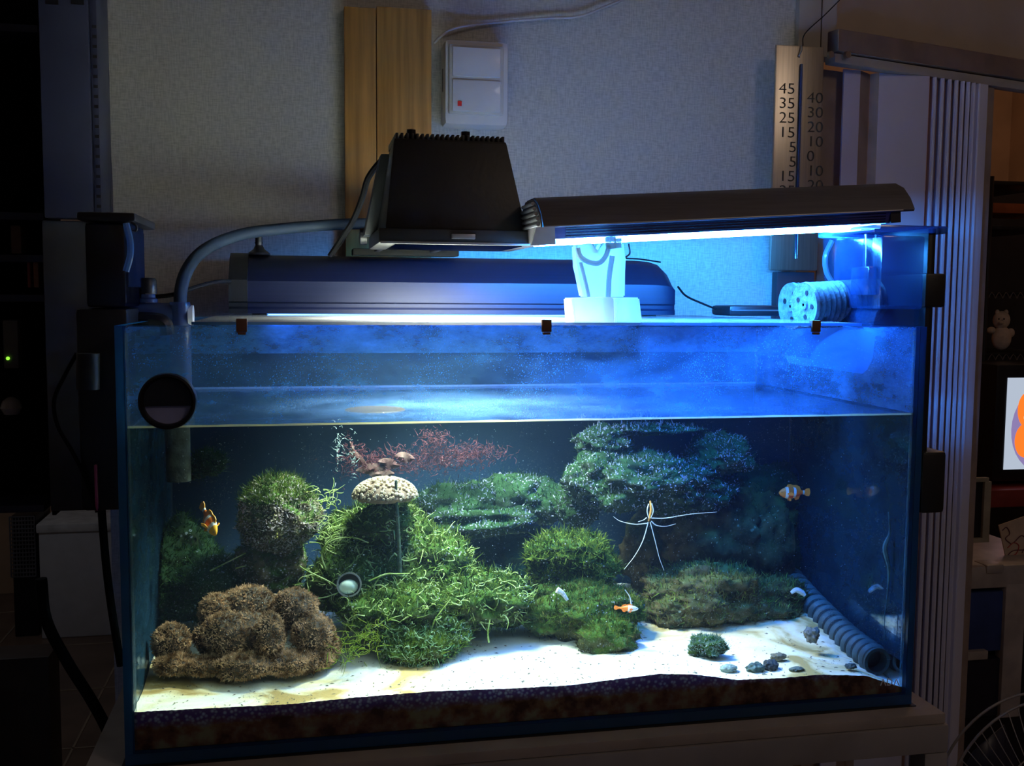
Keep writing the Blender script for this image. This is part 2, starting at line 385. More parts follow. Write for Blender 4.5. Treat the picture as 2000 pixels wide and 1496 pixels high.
for i in range(len(pw)-1):
    a, b = (.03, .014) if i % 2 else (.014, .03)
    pleat_panel('pleat', pw[i], pw[i+1], a, b, M['curtain'])
pleat_panel('end_post', 1901, 1920, .03, .03, M['curtain'], th=.02)
pleat_panel('end_post', 1920, 1932, .02, .02, M['curtain_brown'], th=.015)

# ================================================================== WALL THINGS
# oak board of two planks
wb = thing('wooden_board', 'narrow oak board of two vertical planks mounted on the wall behind the black floodlight', 'board', P(760, 430, y=WY))
for px0, px1 in ((672, 734), (735.5, 843)):
    a = P(px0, 12, y=WY-.022); b = P(px1, 12, y=WY-.022)
    obj('plank', BB((a.x, WY-.022, P(700, 600, y=WY).z), (b.x, WY-.001, a.z), .0012), M['wood1'], wb)
# white box
wx = thing('thermostat_box', 'white plastic wall box with raised front panel and a small red mark', 'box', P(925, 160, y=WY))
def pbox(px0, py0, px1, py1, y0, y1, bev=0):
    a = P(px0, py0, y=y0); b = P(px1, py1, y=y0); return BB((a.x, y0, a.z), (b.x, y1, b.z), bev)
obj('body', pbox(868, 74, 994, 248, WY-.05, WY-.001, .010), M['white_pl'], wx)
obj('front_frame', pbox(877, 84, 984, 226, WY-.055, WY-.045, .004), M['cream_pl'], wx)
obj('upper_panel', pbox(884, 90, 978, 152, WY-.058, WY-.05, .002), M['white_pl'], wx)
lpn = obj('lower_panel', pbox(884, 154, 978, 220, WY-.058, WY-.05, .002), M['white_pl'], wx)
obj('mark', pbox(894, 197, 902, 207, WY-.0595, WY-.057, .0005), M['red'], lpn, label='small red square')
a = P(868, 130, y=WY-.05)
obj('slot', BB((a.x-.0006, WY-.035, P(868, 175, y=WY-.05).z), (a.x+.002, WY-.029, a.z)), M['black'], wx)
# white cable
c = TB([P(1222, -4, y=WY-.01), P(1180, 14, y=WY-.012), P(1130, 32, y=WY-.012), P(1060, 36, y=WY-.01), P(1000, 41, y=WY-.01), P(930, 48, y=WY-.015), P(885, 56, y=WY-.03), P(862, 70, y=WY-.03), P(848, 84, y=WY-.025)], .0022, k=8)
tag(obj('wall_cable', c, M['white_cable']), 'thin white cable running along the wall above the white box', 'cable')
c = TB([P(197, -4, y=WY-.01), P(203, 60, y=WY-.01), P(211, 150, y=WY-.008), P(208, 230, y=WY-.008), P(216, 330, y=WY-.008), P(219, 420, y=WY-.01), P(222, 500, y=WY-.01)], .002, k=8)
tag(obj('hanging_cable', c, mat('dusky_cable', (.07, .07, .12), .5)), 'thin dark cable hanging down the left end of the wall', 'cable')
c = TB([P(1640, 0, y=WY-.06), P(1610, 30, y=WY-.05), P(1572, 66, y=WY-.05), P(1568, 90, y=WY-.045), P(1563, 100, y=WY-.045)], .0009, k=6)
tag(obj('hanging_wire', c, M['cable']), 'fine dark wire running up right from the hanging thermometer plate', 'wire')
# thermometer plate
PY = WY-.05
th = thing('wall_thermometer', 'brushed metal thermometer plate with two columns of temperature numbers, hung beside the folding door', 'thermometer', P(1565, 90, y=PY))
a = P(1516, 86, y=PY); b = P(1611, 86, y=PY)
zb = P(1516, 470, y=PY).z-.05
plt_ = obj('plate', BB((a.x, PY, zb), (b.x, PY+.006, a.z), .003), M['brass'], th)
cxp = P(1564, 120, y=PY).x
obj('tube', CY((cxp, PY-.003, zb+.02), (cxp, PY-.003, P(1564, 126, y=PY).z), .0022), mat('thermometer_tube', (.03, .05, .12), .1, coat=1), th)
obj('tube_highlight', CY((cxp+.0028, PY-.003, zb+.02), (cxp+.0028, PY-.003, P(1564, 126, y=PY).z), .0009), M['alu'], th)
obj('hook', TB([P(1566, 88, y=PY-.003), P(1566, 98, y=PY-.006), P(1561, 108, y=PY-.003), P(1561, 112, y=PY)], .0012), M['alu'], th)
lft = ['45', '35', '25', '15', '5', '5', '15', '25']; rgt = ['40', '30', '20', '10', '0', '10', '20', '30']
for i, s in enumerate(lft):
    x = P(1537 if len(s) == 2 else 1548, 176+i*29, y=PY).x; z = P(1540, 174+i*28.5, y=PY).z
    text('numeral', s, .0255, (x, PY-.0006, z), mt=M['ink'], parent=plt_, sx=1.2, offset=-.0003)
for i, s in enumerate(rgt):
    x = P(1592 if len(s) == 2 else 1583, 190+i*29, y=PY).x; z = P(1590, 192+i*28.5, y=PY).z
    text('numeral', s, .0255, (x, PY-.0006, z), mt=M['ink'], parent=plt_, sx=1.2, offset=-.0003)

# ================================================================== LEFT SIDE
post = thing('perforated_post', 'tall dark blue-grey perforated steel upright at the left end of the wall', 'post', P(135, 700, y=.5))
a = P(80, 200, y=.50); b = P(176, 200, y=.50); c2_ = P(196, 200, y=.52)
zt_ = 1.94; zb_ = P(80, 1005, y=.5).z
obj('face', BB((a.x, .50, P(80, 425, y=.5).z), (b.x, .53, zt_), .002), M['steel_dark'], post)
obj('flange', BB((b.x+.0004, .508, P(80, 425, y=.5).z), (c2_.x, .598, zt_), .002), M['steel_dark'], post)
bm = bmesh.new()
for k in range(19):
    z = P(180, 52+k*19.5, y=.508).z; box(bm, (b.x+.004, .5065, z-.0022), (b.x+.010, .5078, z+.0022))
stuff(obj('slot_row', bm, M['dark'], post, smooth=0))
for px in (88, 138):
    p = P(px, -10, y=.4988); q = P(px+26, 9, y=.4988); obj('opening', BB((p.x, .4985, p.z), (q.x, .4999, q.z)), M['dark'], post)
lp = obj('wall_panel', BB((P(83, 500, y=.52).x, .52, zb_), (P(196, 500, y=.52).x-.002, .597, P(80, 428, y=.5).z), .003), mat('grey_panel', (.05, .05, .06), .6))
tag(lp, 'dark grey flat panel below the perforated steel upright at far left', 'panel')
# far left shelf with things
sh = thing('shelf_unit', 'dark shelving in the unlit far left edge with horizontal boards', 'shelf', P(30, 900, y=.75))
sy = .75
for py in (36, 415, 500, 580, 1005):
    p = P(-300, py, y=sy); q = P(86, py, y=sy); obj('shelf_board', BB((p.x, sy, p.z-.006), (q.x, sy+.1, p.z+.006), .001), M['steel_dark'], sh)
p = P(86, 500, y=sy); obj('side_panel', BB((p.x, sy, P(0, 1010, y=sy).z), (p.x+.006, sy+.1, 1.5), .001), M['matt'], sh)
obj('back_panel', BB((P(-300, 36, y=sy).x, sy+.1, P(0, 1010, y=sy).z), (p.x, sy+.106, 1.5)), M['matt'], sh)
for fx8 in (P(-250, 1200, y=sy).x, P(-60, 1200, y=sy).x): obj('foot_post', BB((fx8, sy+.03, FZ), (fx8+.02, sy+.05, P(0, 1010, y=sy).z)), M['matt'], sh)
def stand_box(name, px0, py0, px1, py1, y, d, mt, label, cat, bev=.002):
    p = P(px0, py0, y=y); q = P(px1, py1, y=y); return tag(obj(name, BB((p.x, y, q.z), (q.x, y+d, p.z), bev), mt), label, cat)
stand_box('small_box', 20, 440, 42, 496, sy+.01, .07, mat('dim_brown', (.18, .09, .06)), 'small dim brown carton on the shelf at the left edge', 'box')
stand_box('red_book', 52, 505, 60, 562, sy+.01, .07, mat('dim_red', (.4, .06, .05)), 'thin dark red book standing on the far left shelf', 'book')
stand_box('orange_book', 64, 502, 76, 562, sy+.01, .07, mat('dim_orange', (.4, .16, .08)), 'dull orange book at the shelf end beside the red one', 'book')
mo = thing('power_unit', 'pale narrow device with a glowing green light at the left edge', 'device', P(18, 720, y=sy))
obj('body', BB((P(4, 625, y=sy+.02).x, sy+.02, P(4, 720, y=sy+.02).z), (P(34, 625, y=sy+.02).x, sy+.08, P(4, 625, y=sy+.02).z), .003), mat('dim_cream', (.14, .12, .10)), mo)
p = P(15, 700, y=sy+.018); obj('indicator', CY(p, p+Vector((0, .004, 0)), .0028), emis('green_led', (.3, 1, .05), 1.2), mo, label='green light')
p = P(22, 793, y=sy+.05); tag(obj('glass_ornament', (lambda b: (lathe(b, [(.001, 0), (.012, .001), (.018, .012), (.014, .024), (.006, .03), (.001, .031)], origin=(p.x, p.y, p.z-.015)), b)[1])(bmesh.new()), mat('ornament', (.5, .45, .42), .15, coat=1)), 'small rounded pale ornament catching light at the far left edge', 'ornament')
p = P(-6, 805, y=sy+.02); q = P(3, 845, y=sy+.02)
# white box and basket far behind on the left
fy = 2.6
wbx = thing('white_storage_box', 'plain white storage box standing on the floor behind the left side of the tank', 'box', (P(150, 1225, y=fy).x, fy, FZ))
a = P(74, 1030, y=fy); b = P(232, 1228, y=fy)
obj('carton', BB((a.x, fy, FZ), (b.x, fy+.3, a.z), .008), mat('white_board', (.6, .62, .68), .6, var=.05), wbx)
obj('lid', BB((a.x-.006, fy-.006, a.z-.02), (b.x+.006, fy+.306, a.z+.01), .006), mat('white_lid', (.66, .68, .72), .6), wbx)
fb = thing('wire_basket', 'dark mesh-sided basket left of the white storage box', 'basket', (P(45, 1120, y=fy).x, fy, FZ))
a = P(18, 1010, y=fy+.02); b = P(70, 1125, y=fy+.02)
bm = bmesh.new()
for i in range(9):
    x = a.x+(b.x-a.x)*i/8; box(bm, (x-.002, fy+.02, b.z), (x+.002, fy+.024, a.z))
for i in range(16):
    z = a.z+(b.z-a.z)*i/15; box(bm, (a.x, fy+.018, z-.002), (b.x, fy+.022, z+.002))
stuff(obj('mesh_front', bm, mat('basket_wire', (.12, .12, .14), .5), fb, smooth=0))
obj('basket_body', BB((a.x, fy+.04, FZ), (b.x, fy+.25, a.z), .004), M['dark'], fb)
# dark cabinet lower left
a = P(-40, 1290, y=.9); b = P(96, 1290, y=.9)
cb = obj('low_cabinet', BB((a.x, .9, FZ), (b.x, .98, a.z), .005), mat('cabinet_dark', (.05, .04, .04), .5)); tag(cb, 'low dark cabinet at the bottom left corner of the view', 'cabinet')
# left cables
cab = [([(150, 690), (128, 730), (106, 780), (112, 830), (140, 880), (165, 930), (190, 1000)], .10, .0022, 'thin black cable looping out left of the dark filter box'),
       ([(198, 990), (205, 1080), (214, 1160), (226, 1240), (236, 1300)], .12, .0045, 'black cable hanging straight down beside the left glass edge'),
       ([(80, 1130), (90, 1210), (130, 1290), (180, 1370), (215, 1440), (225, 1500)], .2, .007, 'thick black cable bundle sagging down to the stand at lower left')]
for pts, y, r, lab in cab:
    tag(obj('power_cable', TB([P(px, py, y=y) for px, py in pts], r), M['cable']), lab, 'cable')

# ================================================================== STAND
st = thing('aquarium_stand', 'grey-brown steel framed stand with a flat board top under the aquarium', 'stand', (.45, .22, FZ))
X0, X1, Y0, Y1 = -.045, .93, -.032, .50
obj('top_board', BB((X0+.004, Y0+.003, -.014), (X1-.003, Y1, -.0015), .0015), M['stand_board'], st)
obj('mat', BB((-.004, -.004, -.0015), (TW+.004, TD+.004, -.0002)), M['black'], st)
for (a, b) in (((X0, Y0, -.048), (X1, Y0+.03, -.0145)), ((X0, Y1-.03, -.048), (X1, Y1, -.0145))):
    obj('rail', BB(a, b, .002), M['stand'], st)
for (a, b) in (((X0, Y0+.031, -.048), (X0+.03, Y1-.031, -.0145)), ((X1-.03, Y0+.031, -.048), (X1, Y1-.031, -.0145))):
    obj('side_rail', BB(a, b, .002), M['stand'], st)
for x in (X0, X1-.03):
    for y in (Y0, Y1-.03): obj('leg', BB((x, y, FZ), (x+.03, y+.03, -.0485), .002), M['stand'], st)
obj('lower_rail', BB((X0+.031, Y0, -.6), (X1-.031, Y0+.03, -.57), .002), M['stand'], st)
sump = thing('sump_cabinet', 'dim grey cabinet panels under the tank behind the stand rail', 'cabinet', (.75, .3, FZ))
obj('panel', BB((.60, .24, FZ), (.80, .26, -.05), .002), M['steel_dark'], sump)
obj('body', BB((.50, .27, FZ), (.86, .46, -.05), .002), M['dark'], sump)

# ================================================================== AQUARIUM
G = .008
aq = thing('aquarium', 'large rectangular all-glass aquarium with bluish glass edges filled with seawater', 'aquarium', (.45, .225, 0))
def pane(name, a, b, edge_axis, edge_faces, label=None):
    """a glass plate; faces whose normal is in edge_faces get the tinted edge material"""
    bm = bmesh.new(); box(bm, a, b)
    bm.normal_update()
    for f in bm.faces:
        ax = max(range(3), key=lambda i: abs(f.normal[i]))
        if ax in edge_faces: f.material_index = 1
    return obj(name, bm, [M['glass'], M['edge']], aq, smooth=0, label=label)
BT = .012
pane('side_pane', (0, 0, BT), (G, TD, TH), 0, (1, 2))
pane('side_pane', (TW-G, 0, BT), (TW, TD, TH), 0, (1, 2))
fp = pane('front_pane', (G+.0004, 0, BT), (TW-G-.0004, G, TH), 1, (0, 2))
bpn = pane('back_pane', (G+.0004, TD-G, BT), (TW-G-.0004, TD, TH), 1, (0, 2))
bpn.data.materials[0] = glass_mat('rear_glass', ior=1.08)
pane('bottom_pane', (0, 0, .0002), (TW, TD, BT-.0002), 2, (0, 1))
# dark blue backing sheet behind the tank
obj('backing_sheet', BB((.0, TD+.0005, .0), (TW, TD+.0025, TH-.002)), mat('blue_backing', (.004, .030, .085), .6, var=.2, scale=5), aq, smooth=0)
# silicone seams
for x0, x1 in ((G, G+.003), (TW-G-.003, TW-G)):
    obj('seam', BB((x0, G, BT), (x1, G+.003, TH-.004)), M['silicone'], aq, smooth=0)
    obj('seam', BB((x0, TD-G-.004, BT), (x1, TD-G, TH-.004)), M['silicone'], aq, smooth=0)
# salt film, blue lamp light put into its colour, on the inside of the front and back pane above the water
WZ = .3508
def film_mat(name, amt, speck, col=(.15, .46, 1)):  # default colour carries the blue light of the lamps
    mt, nt, out = nodes(name); L = nt.links.new
    geo = N(nt, 'ShaderNodeNewGeometry'); pos = geo.outputs['Position']
    mp = N(nt, 'ShaderNodeMapping'); mp.inputs['Scale'].default_value = (1, 1, 2.0); L(pos, mp.inputs[0])
    n1 = N(nt, 'ShaderNodeTexNoise'); n1.inputs['Scale'].default_value = 11; n1.inputs['Detail'].default_value = 10; n1.inputs['Roughness'].default_value = .74; L(mp.outputs[0], n1.inputs['Vector'])
    r1 = ramp(nt, n1.outputs['Fac'], [(.36, (amt*.25,)*3), (.64, (amt*1.7,)*3)])
    n2 = N(nt, 'ShaderNodeTexNoise'); n2.inputs['Scale'].default_value = 620; n2.inputs['Detail'].default_value = 2; L(pos, n2.inputs['Vector'])
    r2 = ramp(nt, n2.outputs['Fac'], [(.60, (0, 0, 0)), (.70, (1, 1, 1))])
    n3 = N(nt, 'ShaderNodeTexNoise'); n3.inputs['Scale'].default_value = 13; n3.inputs['Detail'].default_value = 5; L(pos, n3.inputs['Vector'])
    r3 = ramp(nt, n3.outputs['Fac'], [(.45, (0, 0, 0)), (.62, (speck,)*3)])
    ml = N(nt, 'ShaderNodeMath', operation='MULTIPLY'); L(r2.outputs[0], ml.inputs[0]); L(r3.outputs[0], ml.inputs[1])
    ad = N(nt, 'ShaderNodeMath', operation='ADD', use_clamp=True); L(r1.outputs[0], ad.inputs[0]); L(ml.outputs[0], ad.inputs[1])
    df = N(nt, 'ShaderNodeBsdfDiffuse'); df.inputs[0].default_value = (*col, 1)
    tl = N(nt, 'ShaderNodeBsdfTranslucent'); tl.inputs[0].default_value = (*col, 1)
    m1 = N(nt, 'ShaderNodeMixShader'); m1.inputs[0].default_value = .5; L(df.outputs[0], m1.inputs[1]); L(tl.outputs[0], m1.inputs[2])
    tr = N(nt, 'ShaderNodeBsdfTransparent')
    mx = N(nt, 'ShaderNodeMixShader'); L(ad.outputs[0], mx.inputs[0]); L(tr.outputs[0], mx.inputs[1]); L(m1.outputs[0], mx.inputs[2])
    L(mx.outputs[0], out.inputs[0]); return mt
def sheet(x0, x1, y, z0, z1): return ([(x0, y, z0), (x1, y, z0), (x1, y, z1), (x0, y, z1)], [(0, 1, 2, 3)])
stuff(obj('blue_lit_salt_film', sheet(G+.001, TW-G-.001, G+.0004, WZ+.002, TH-.001), film_mat('blue_lit_salt_film', .27, .8), aq, smooth=0, label='cloudy dried salt film tinted with lamp blue above the waterline'))
stuff(obj('back_blue_lit_salt_film', sheet(G+.001, TW-G-.001, TD-G-.0006, .402, TH-.001), film_mat('back_blue_lit_salt_film', .55, .5), aq, smooth=0))
bm_ = ([(TW-G-.0006, G, WZ+.002), (TW-G-.0006, TD-G, WZ+.002), (TW-G-.0006, TD-G, TH-.001), (TW-G-.0006, G, TH-.001)], [(0, 1, 2, 3)])
stuff(obj('side_blue_lit_salt_film', bm_, film_mat('side_blue_lit_salt_film', .45, .4), aq, smooth=0))
sdf = film_mat('side_dimmer', .75, .3, (.02, .06, .10))  # dark sheets added to dim the mirror images in the side panes
for xx in (G+.0008, TW-G-.0008):
    stuff(obj('side_dimmer_film', ([(xx, G+.001, .05), (xx, TD-G, .05), (xx, TD-G, WZ-.002), (xx, G+.001, WZ-.002)], [(0, 1, 2, 3)]), sdf, aq, smooth=0))
stuff(obj('algae_film', sheet(G+.001, TW-G-.001, G*.5, .055, WZ-.002), film_mat('algae_film', .012, .35, (.75, .85, .95)), aq, smooth=0))
# etched letters in the lower right corner of the front pane
def strokes(name, lines, r, y, mt, parent):
    bm = bmesh.new()
    for a, b in lines: cyl(bm, P(*a, y=y), P(*b, y=y), r, n=6)
    return obj(name, bm, mt, parent)
et = mat('etched_white', (.9, .9, .95), .6)
for x, sh_ in ((1720, 'A'), (1733, 'D'), (1746, 'A')):
    if sh_ == 'A': ln = [((x, 1339), (x+5, 1326)), ((x+5, 1326), (x+10, 1339))]
    else: ln = [((x, 1338), (x, 1326)), ((x, 1326), (x+5, 1326)), ((x+5, 1326), (x+9, 1330)), ((x+9, 1330), (x+9, 1335)), ((x+9, 1335), (x+5, 1338)), ((x+5, 1338), (x, 1338))]
    strokes('letter', ln, .0006, -.0009, et, fp)

# glass cover and its clips
zc = TH+.001
cv = thing('glass_cover', 'long clear glass lid lying on the aquarium rim under the lamps', 'lid', (.4, .2, zc))
bm = bmesh.new(); box(bm, (P(374, 645, y=.003).x, .002, zc), (P(1682, 645, y=.003).x, .31, zc+.003))
for f in bm.faces:
    f.normal_update()
    if abs(f.normal.z) < .5: f.material_index = 1
obj('cover_sheet', bm, [M['cover_glass'], M['edge']], cv, smooth=0)
bm = bmesh.new(); box(bm, (P(374, 645, y=.003).x+.01, .315, zc), (P(1682, 645, y=.003).x-.03, .445, zc+.003))
obj('rear_sheet', bm, [M['cover_glass']], cv, smooth=0)
for i, px in enumerate((472, 1068, 1595)):
    p = P(px, 643, y=-.004)
    t = thing('cover_clip', ['small brown clip holding the glass lid at the left end', 'small brown clip holding the glass lid at the middle, left of the acrylic clamp', 'small brown clip holding the glass lid at the right end'][i], 'clip', (p.x, 0, TH), 'lid clips')
    bm = bmesh.new(); box(bm, (p.x-.0055, -.004, TH-.006), (p.x+.0055, -.0003, TH+.0075), .001); box(bm, (p.x-.0045, -.003, TH+.0042), (p.x+.0045, .006, TH+.007), .0008)
    obj('clip_body', bm, M['clip'], t); obj('clip_foot', BB((p.x-.004, -.0045, TH-.009), (p.x+.004, -.0003, TH-.0062), .0006), M['clip'], t)

# ================================================================== WATER
def water_mats():
    a, nt, out = nodes('water_front'); g = N(nt, 'ShaderNodeBsdfGlass'); g.inputs['IOR'].default_value = 1.33; g.inputs['Roughness'].default_value = 0
    g.inputs[0].default_value = (.82, .93, 1, 1)
    nt.links.new(g.outputs[0], out.inputs[0])
    b, nt, out = nodes('water_surface'); L = nt.links.new
    tr = N(nt, 'ShaderNodeBsdfTransparent'); gl = N(nt, 'ShaderNodeBsdfGlossy'); gl.inputs['Roughness'].default_value = .03
    fr = N(nt, 'ShaderNodeFresnel'); fr.inputs[0].default_value = 1.33
    nz = N(nt, 'ShaderNodeTexNoise'); nz.inputs['Scale'].default_value = 28; nz.inputs['Detail'].default_value = 3
    tc = N(nt, 'ShaderNodeTexCoord'); L(tc.outputs['Object'], nz.inputs['Vector'])
    bp = N(nt, 'ShaderNodeBump'); bp.inputs['Strength'].default_value = .35; bp.inputs['Distance'].default_value = .003; L(nz.outputs['Fac'], bp.inputs['Height'])
    L(bp.outputs[0], gl.inputs['Normal']); L(bp.outputs[0], fr.inputs['Normal'])
    mx = N(nt, 'ShaderNodeMixShader'); L(fr.outputs[0], mx.inputs[0]); L(tr.outputs[0], mx.inputs[1]); L(gl.outputs[0], mx.inputs[2]); L(mx.outputs[0], out.inputs[0])
    c, nt, out = nodes('water_back'); t = N(nt, 'ShaderNodeBsdfTransparent'); nt.links.new(t.outputs[0], out.inputs[0])
    return [a, b, c]
bm = bmesh.new(); box(bm, (G+.0002, G+.0002, BT+.0002), (TW-G-.0002, TD-G-.0002, WZ)); bm.normal_update()
for f in bm.faces:
    n = f.normal
    f.material_index = 0 if (n.y < -.5 or abs(n.x) > .5) else (1 if n.z > .5 else 2)
wt = obj('water', bm, water_mats(), smooth=0)
for mm in wt.data.materials:
    vs9 = mm.node_tree.nodes.new('ShaderNodeVolumeScatter'); vs9.inputs['Color'].default_value = (.35, .62, 1, 1); vs9.inputs['Density'].default_value = .075; vs9.inputs['Anisotropy'].default_value = .2
    mm.node_tree.links.new(vs9.outputs[0], mm.node_tree.nodes['Material Output'].inputs['Volume'])
tag(wt, 'clear bluish seawater filling the aquarium to four fifths', 'water', kind='stuff')
# meniscus along the front pane
bm = bmesh.new()
n_ = 90; prev = None
for i in range(n_+1):
    x = G+.001+(TW-2*G-.002)*i/n_; h = .0018+.0008*noise.noise(Vector((x*30, 0, 0)))
    cur = [bm.verts.new((x, G+.0003, WZ+.0005+h)), bm.verts.new((x, G+.0035, WZ+.0004)), bm.verts.new((x, G+.0003, WZ+.0001))]
    if prev:
        for k in range(3): bm.faces.new((prev[k], prev[(k+1) % 3], cur[(k+1) % 3], cur[k]))
    prev = cur
mr = obj('rear_meniscus', BB((G+.001, TD-G-.003, WZ+.0002), (TW-G-.001, TD-G-.0005, WZ+.003)), translucent_mat('rear_meniscus_glow', (.4, .6, 1), amount=.9), wt, smooth=0); stuff(mr)  # bright lit line of the rear waterline put into its colour
mn = obj('meniscus', bm, translucent_mat('meniscus_sand_glow', (.95, .92, .65), amount=.85, frost=.6), wt, label='waterline rim with yellow sand light in its colour'); stuff(mn)  # yellow of sand light refracted at the waterline put into the colour
stuff(obj('blue_lit_scum', ([(G+.001, G+.004, WZ+.0006), (TW-G-.001, G+.004, WZ+.0006), (TW-G-.001, TD-G-.001, WZ+.0006), (G+.001, TD-G-.001, WZ+.0006)], [(0, 1, 2, 3)]), film_mat('blue_lit_scum', .08, .9, (.2, .42, 1)), wt, smooth=0))  # lamp blue put into the colour of the surface film
# floating scum and a disc on the surface
bm = bmesh.new()
p = P(733, 799, z=WZ+.001)
lathe(bm, [(.001, .0015), (.022, .0015), (.034, .001), (.036, 0), (.001, 0)], origin=(p.x, p.y, WZ+.0003), n=32)
tag(obj('floating_lettuce_scrap', bm, translucent_mat('scrap', (.07, .06, .05), amount=.7)), 'pale flat round scrap floating on the water surface', 'scrap')

# floating specks
k_ = 1500
v0 = np.array([(1, 0, 0), (-1, 0, 0), (0, 1, 0), (0, -1, 0), (0, 0, 1), (0, 0, -1)], float)
f0 = np.array([(0, 2, 4), (2, 1, 4), (1, 3, 4), (3, 0, 4), (2, 0, 5), (1, 2, 5), (3, 1, 5), (0, 3, 5)])
cs = np.stack([rng.uniform(.02, .88, k_), rng.uniform(.015, .40, k_), rng.uniform(.09, .345, k_)], 1)
rs = rng.uniform(.00018, .00048, k_)
vv = (cs[:, None, :]+v0[None]*rs[:, None, None]).reshape(-1, 3); ff = (f0[None]+6*np.arange(k_)[:, None, None]).reshape(-1, 3)
def npmesh(name, v, f, mt, parent=None, smooth=False, label=None):
    me = bpy.data.meshes.new(name); nv, nf, k = len(v), len(f), f.shape[1]
    me.vertices.add(nv); me.vertices.foreach_set('co', np.asarray(v, np.float32).ravel())
    me.loops.add(nf*k); me.loops.foreach_set('vertex_index', np.asarray(f, np.int32).ravel())
    me.polygons.add(nf); me.polygons.foreach_set('loop_start', np.arange(nf, dtype=np.int32)*k)
    me.update(calc_edges=True); me.validate()
    if smooth: me.polygons.foreach_set('use_smooth', [True]*nf)
    for m_ in (mt if isinstance(mt, list) else [mt]): me.materials.append(m_)
    o = bpy.data.objects.new(name, me); COL.objects.link(o)
    if parent is not None: o.parent = parent; o.matrix_parent_inverse = Matrix.Translation(-Vector(parent.location))
    if label: o['label'] = label
    return o
tag(npmesh('floating_specks', vv, ff, mat('speck_white', (.75, .85, .95), .6)), 'tiny white specks drifting in the aquarium water', 'specks', kind='stuff')

# ================================================================== SAND
fx = [(245, 1392), (400, 1384), (560, 1376), (700, 1362), (850, 1350), (1000, 1345), (1120, 1338), (1210, 1326), (1290, 1316), (1360, 1318), (1440, 1328), (1520, 1325), (1600, 1318), (1690, 1320), (1760, 1342), (1790, 1345)]
fxx = [P(a, b, y=G).x for a, b in fx]; fzz = [P(a, b, y=G).z for a, b in fx]
def sand_z(x, y):
    z = np.interp(x, fxx, fzz)
    t = min(1, max(0, (y-G)/.42)); s = t*t*(3-2*t)
    z = z*(1-s)+.070*s
    z += .004*noise.noise(Vector((x*9, y*9, 0)))*min(1, t*8)+.0015*noise.noise(Vector((x*40, y*40, 3)))*min(1, t*12)
    c = PW(365, 1352, .035); d = math.hypot((x-c.x)/.05, (y-c.y)/.012)
    z += .0022*math.exp(-((d-1)/.25)**2)
    return z
nx, ny = 260, 110
xs = np.linspace(G+.0006, TW-G-.0006, nx); ys = np.linspace(G+.0006, TD-G-.0008, ny)
v = []; 
for y in ys:
    for x in xs: v.append((x, y, sand_z(x, y)+(.0006*noise.noise(Vector((x*300, y*300, 9))))))
f = [(j*nx+i, j*nx+i+1, (j+1)*nx+i+1, (j+1)*nx+i) for j in range(ny-1) for i in range(nx-1)]
base = len(v)
for x in xs: v.append((x, G+.00008, BT+.0006))
for i, x in enumerate(xs): v.append((x, G+.00008, v[i][2]+.0002))
for i in range(nx-1): f.append((base+i, base+i+1, base+nx+i+1, base+nx+i))
for i in range(nx-1): f.append((base+nx+i, base+nx+i+1, i+1, i))
me_f = len(f)
def sand_mats():
    a, nt, out = nodes('white_sand'); L = nt.links.new
    b = N(nt, 'ShaderNodeBsdfDiffuse'); geo = N(nt, 'ShaderNodeNewGeometry'); pos = geo.outputs['Position']
    n1 = N(nt, 'ShaderNodeTexNoise'); n1.inputs['Scale'].default_value = 11; n1.inputs['Detail'].default_value = 7; n1.inputs['Distortion'].default_value = .8; L(pos, n1.inputs['Vector'])
    r = ramp(nt, n1.outputs['Fac'], [(.47, (.86, .84, .70)), (.56, (.74, .62, .36)), (.64, (.40, .27, .10))]); L(r.outputs[0], b.inputs[0])
    n2 = N(nt, 'ShaderNodeTexNoise'); n2.inputs['Scale'].default_value = 260; L(pos, n2.inputs['Vector'])
    bp = N(nt, 'ShaderNodeBump'); bp.inputs['Strength'].default_value = .5; bp.inputs['Distance'].default_value = .001; L(n2.outputs['Fac'], bp.inputs['Height']); L(bp.outputs[0], b.inputs['Normal'])
    L(b.outputs[0], out.inputs[0])
    c, nt, out = nodes('packed_sediment'); L = nt.links.new
    b = N(nt, 'ShaderNodeBsdfDiffuse'); geo = N(nt, 'ShaderNodeNewGeometry'); pos = geo.outputs['Position']
    sx = N(nt, 'ShaderNodeSeparateXYZ'); L(pos, sx.inputs[0])
    n1 = N(nt, 'ShaderNodeTexNoise'); n1.inputs['Scale'].default_value = 60; n1.inputs['Detail'].default_value = 8; L(pos, n1.inputs['Vector'])
    vo = N(nt, 'ShaderNodeTexVoronoi'); vo.inputs['Scale'].default_value = 230; L(pos, vo.inputs['Vector'])
    pu = ramp(nt, vo.outputs['Distance'], [(.15, (.75, .74, .95)), (.55, (.22, .11, .40))])
    br = ramp(nt, n1.outputs['Fac'], [(.35, (.16, .05, .018)), (.5, (.45, .18, .07)), (.66, (.60, .46, .20))])
    ma = N(nt, 'ShaderNodeMath', operation='MULTIPLY_ADD'); ma.inputs[1].default_value = .018; L(n1.outputs['Fac'], ma.inputs[0]); L(sx.outputs[2], ma.inputs[2])
    mk = N(nt, 'ShaderNodeMapRange'); mk.inputs['From Min'].default_value = .043; mk.inputs['From Max'].default_value = .053; L(ma.outputs[0], mk.inputs['Value'])
    mx = N(nt, 'ShaderNodeMix', data_type='RGBA'); L(mk.outputs[0], mx.inputs[0]); L(br.outputs[0], mx.inputs[6]); L(pu.outputs[0], mx.inputs[7])
    L(mx.outputs[2], b.inputs[0]); L(b.outputs[0], out.inputs[0]); return [a, c]
sand = npmesh('sand_bed', np.array(v), np.array(f), sand_mats(), smooth=True)
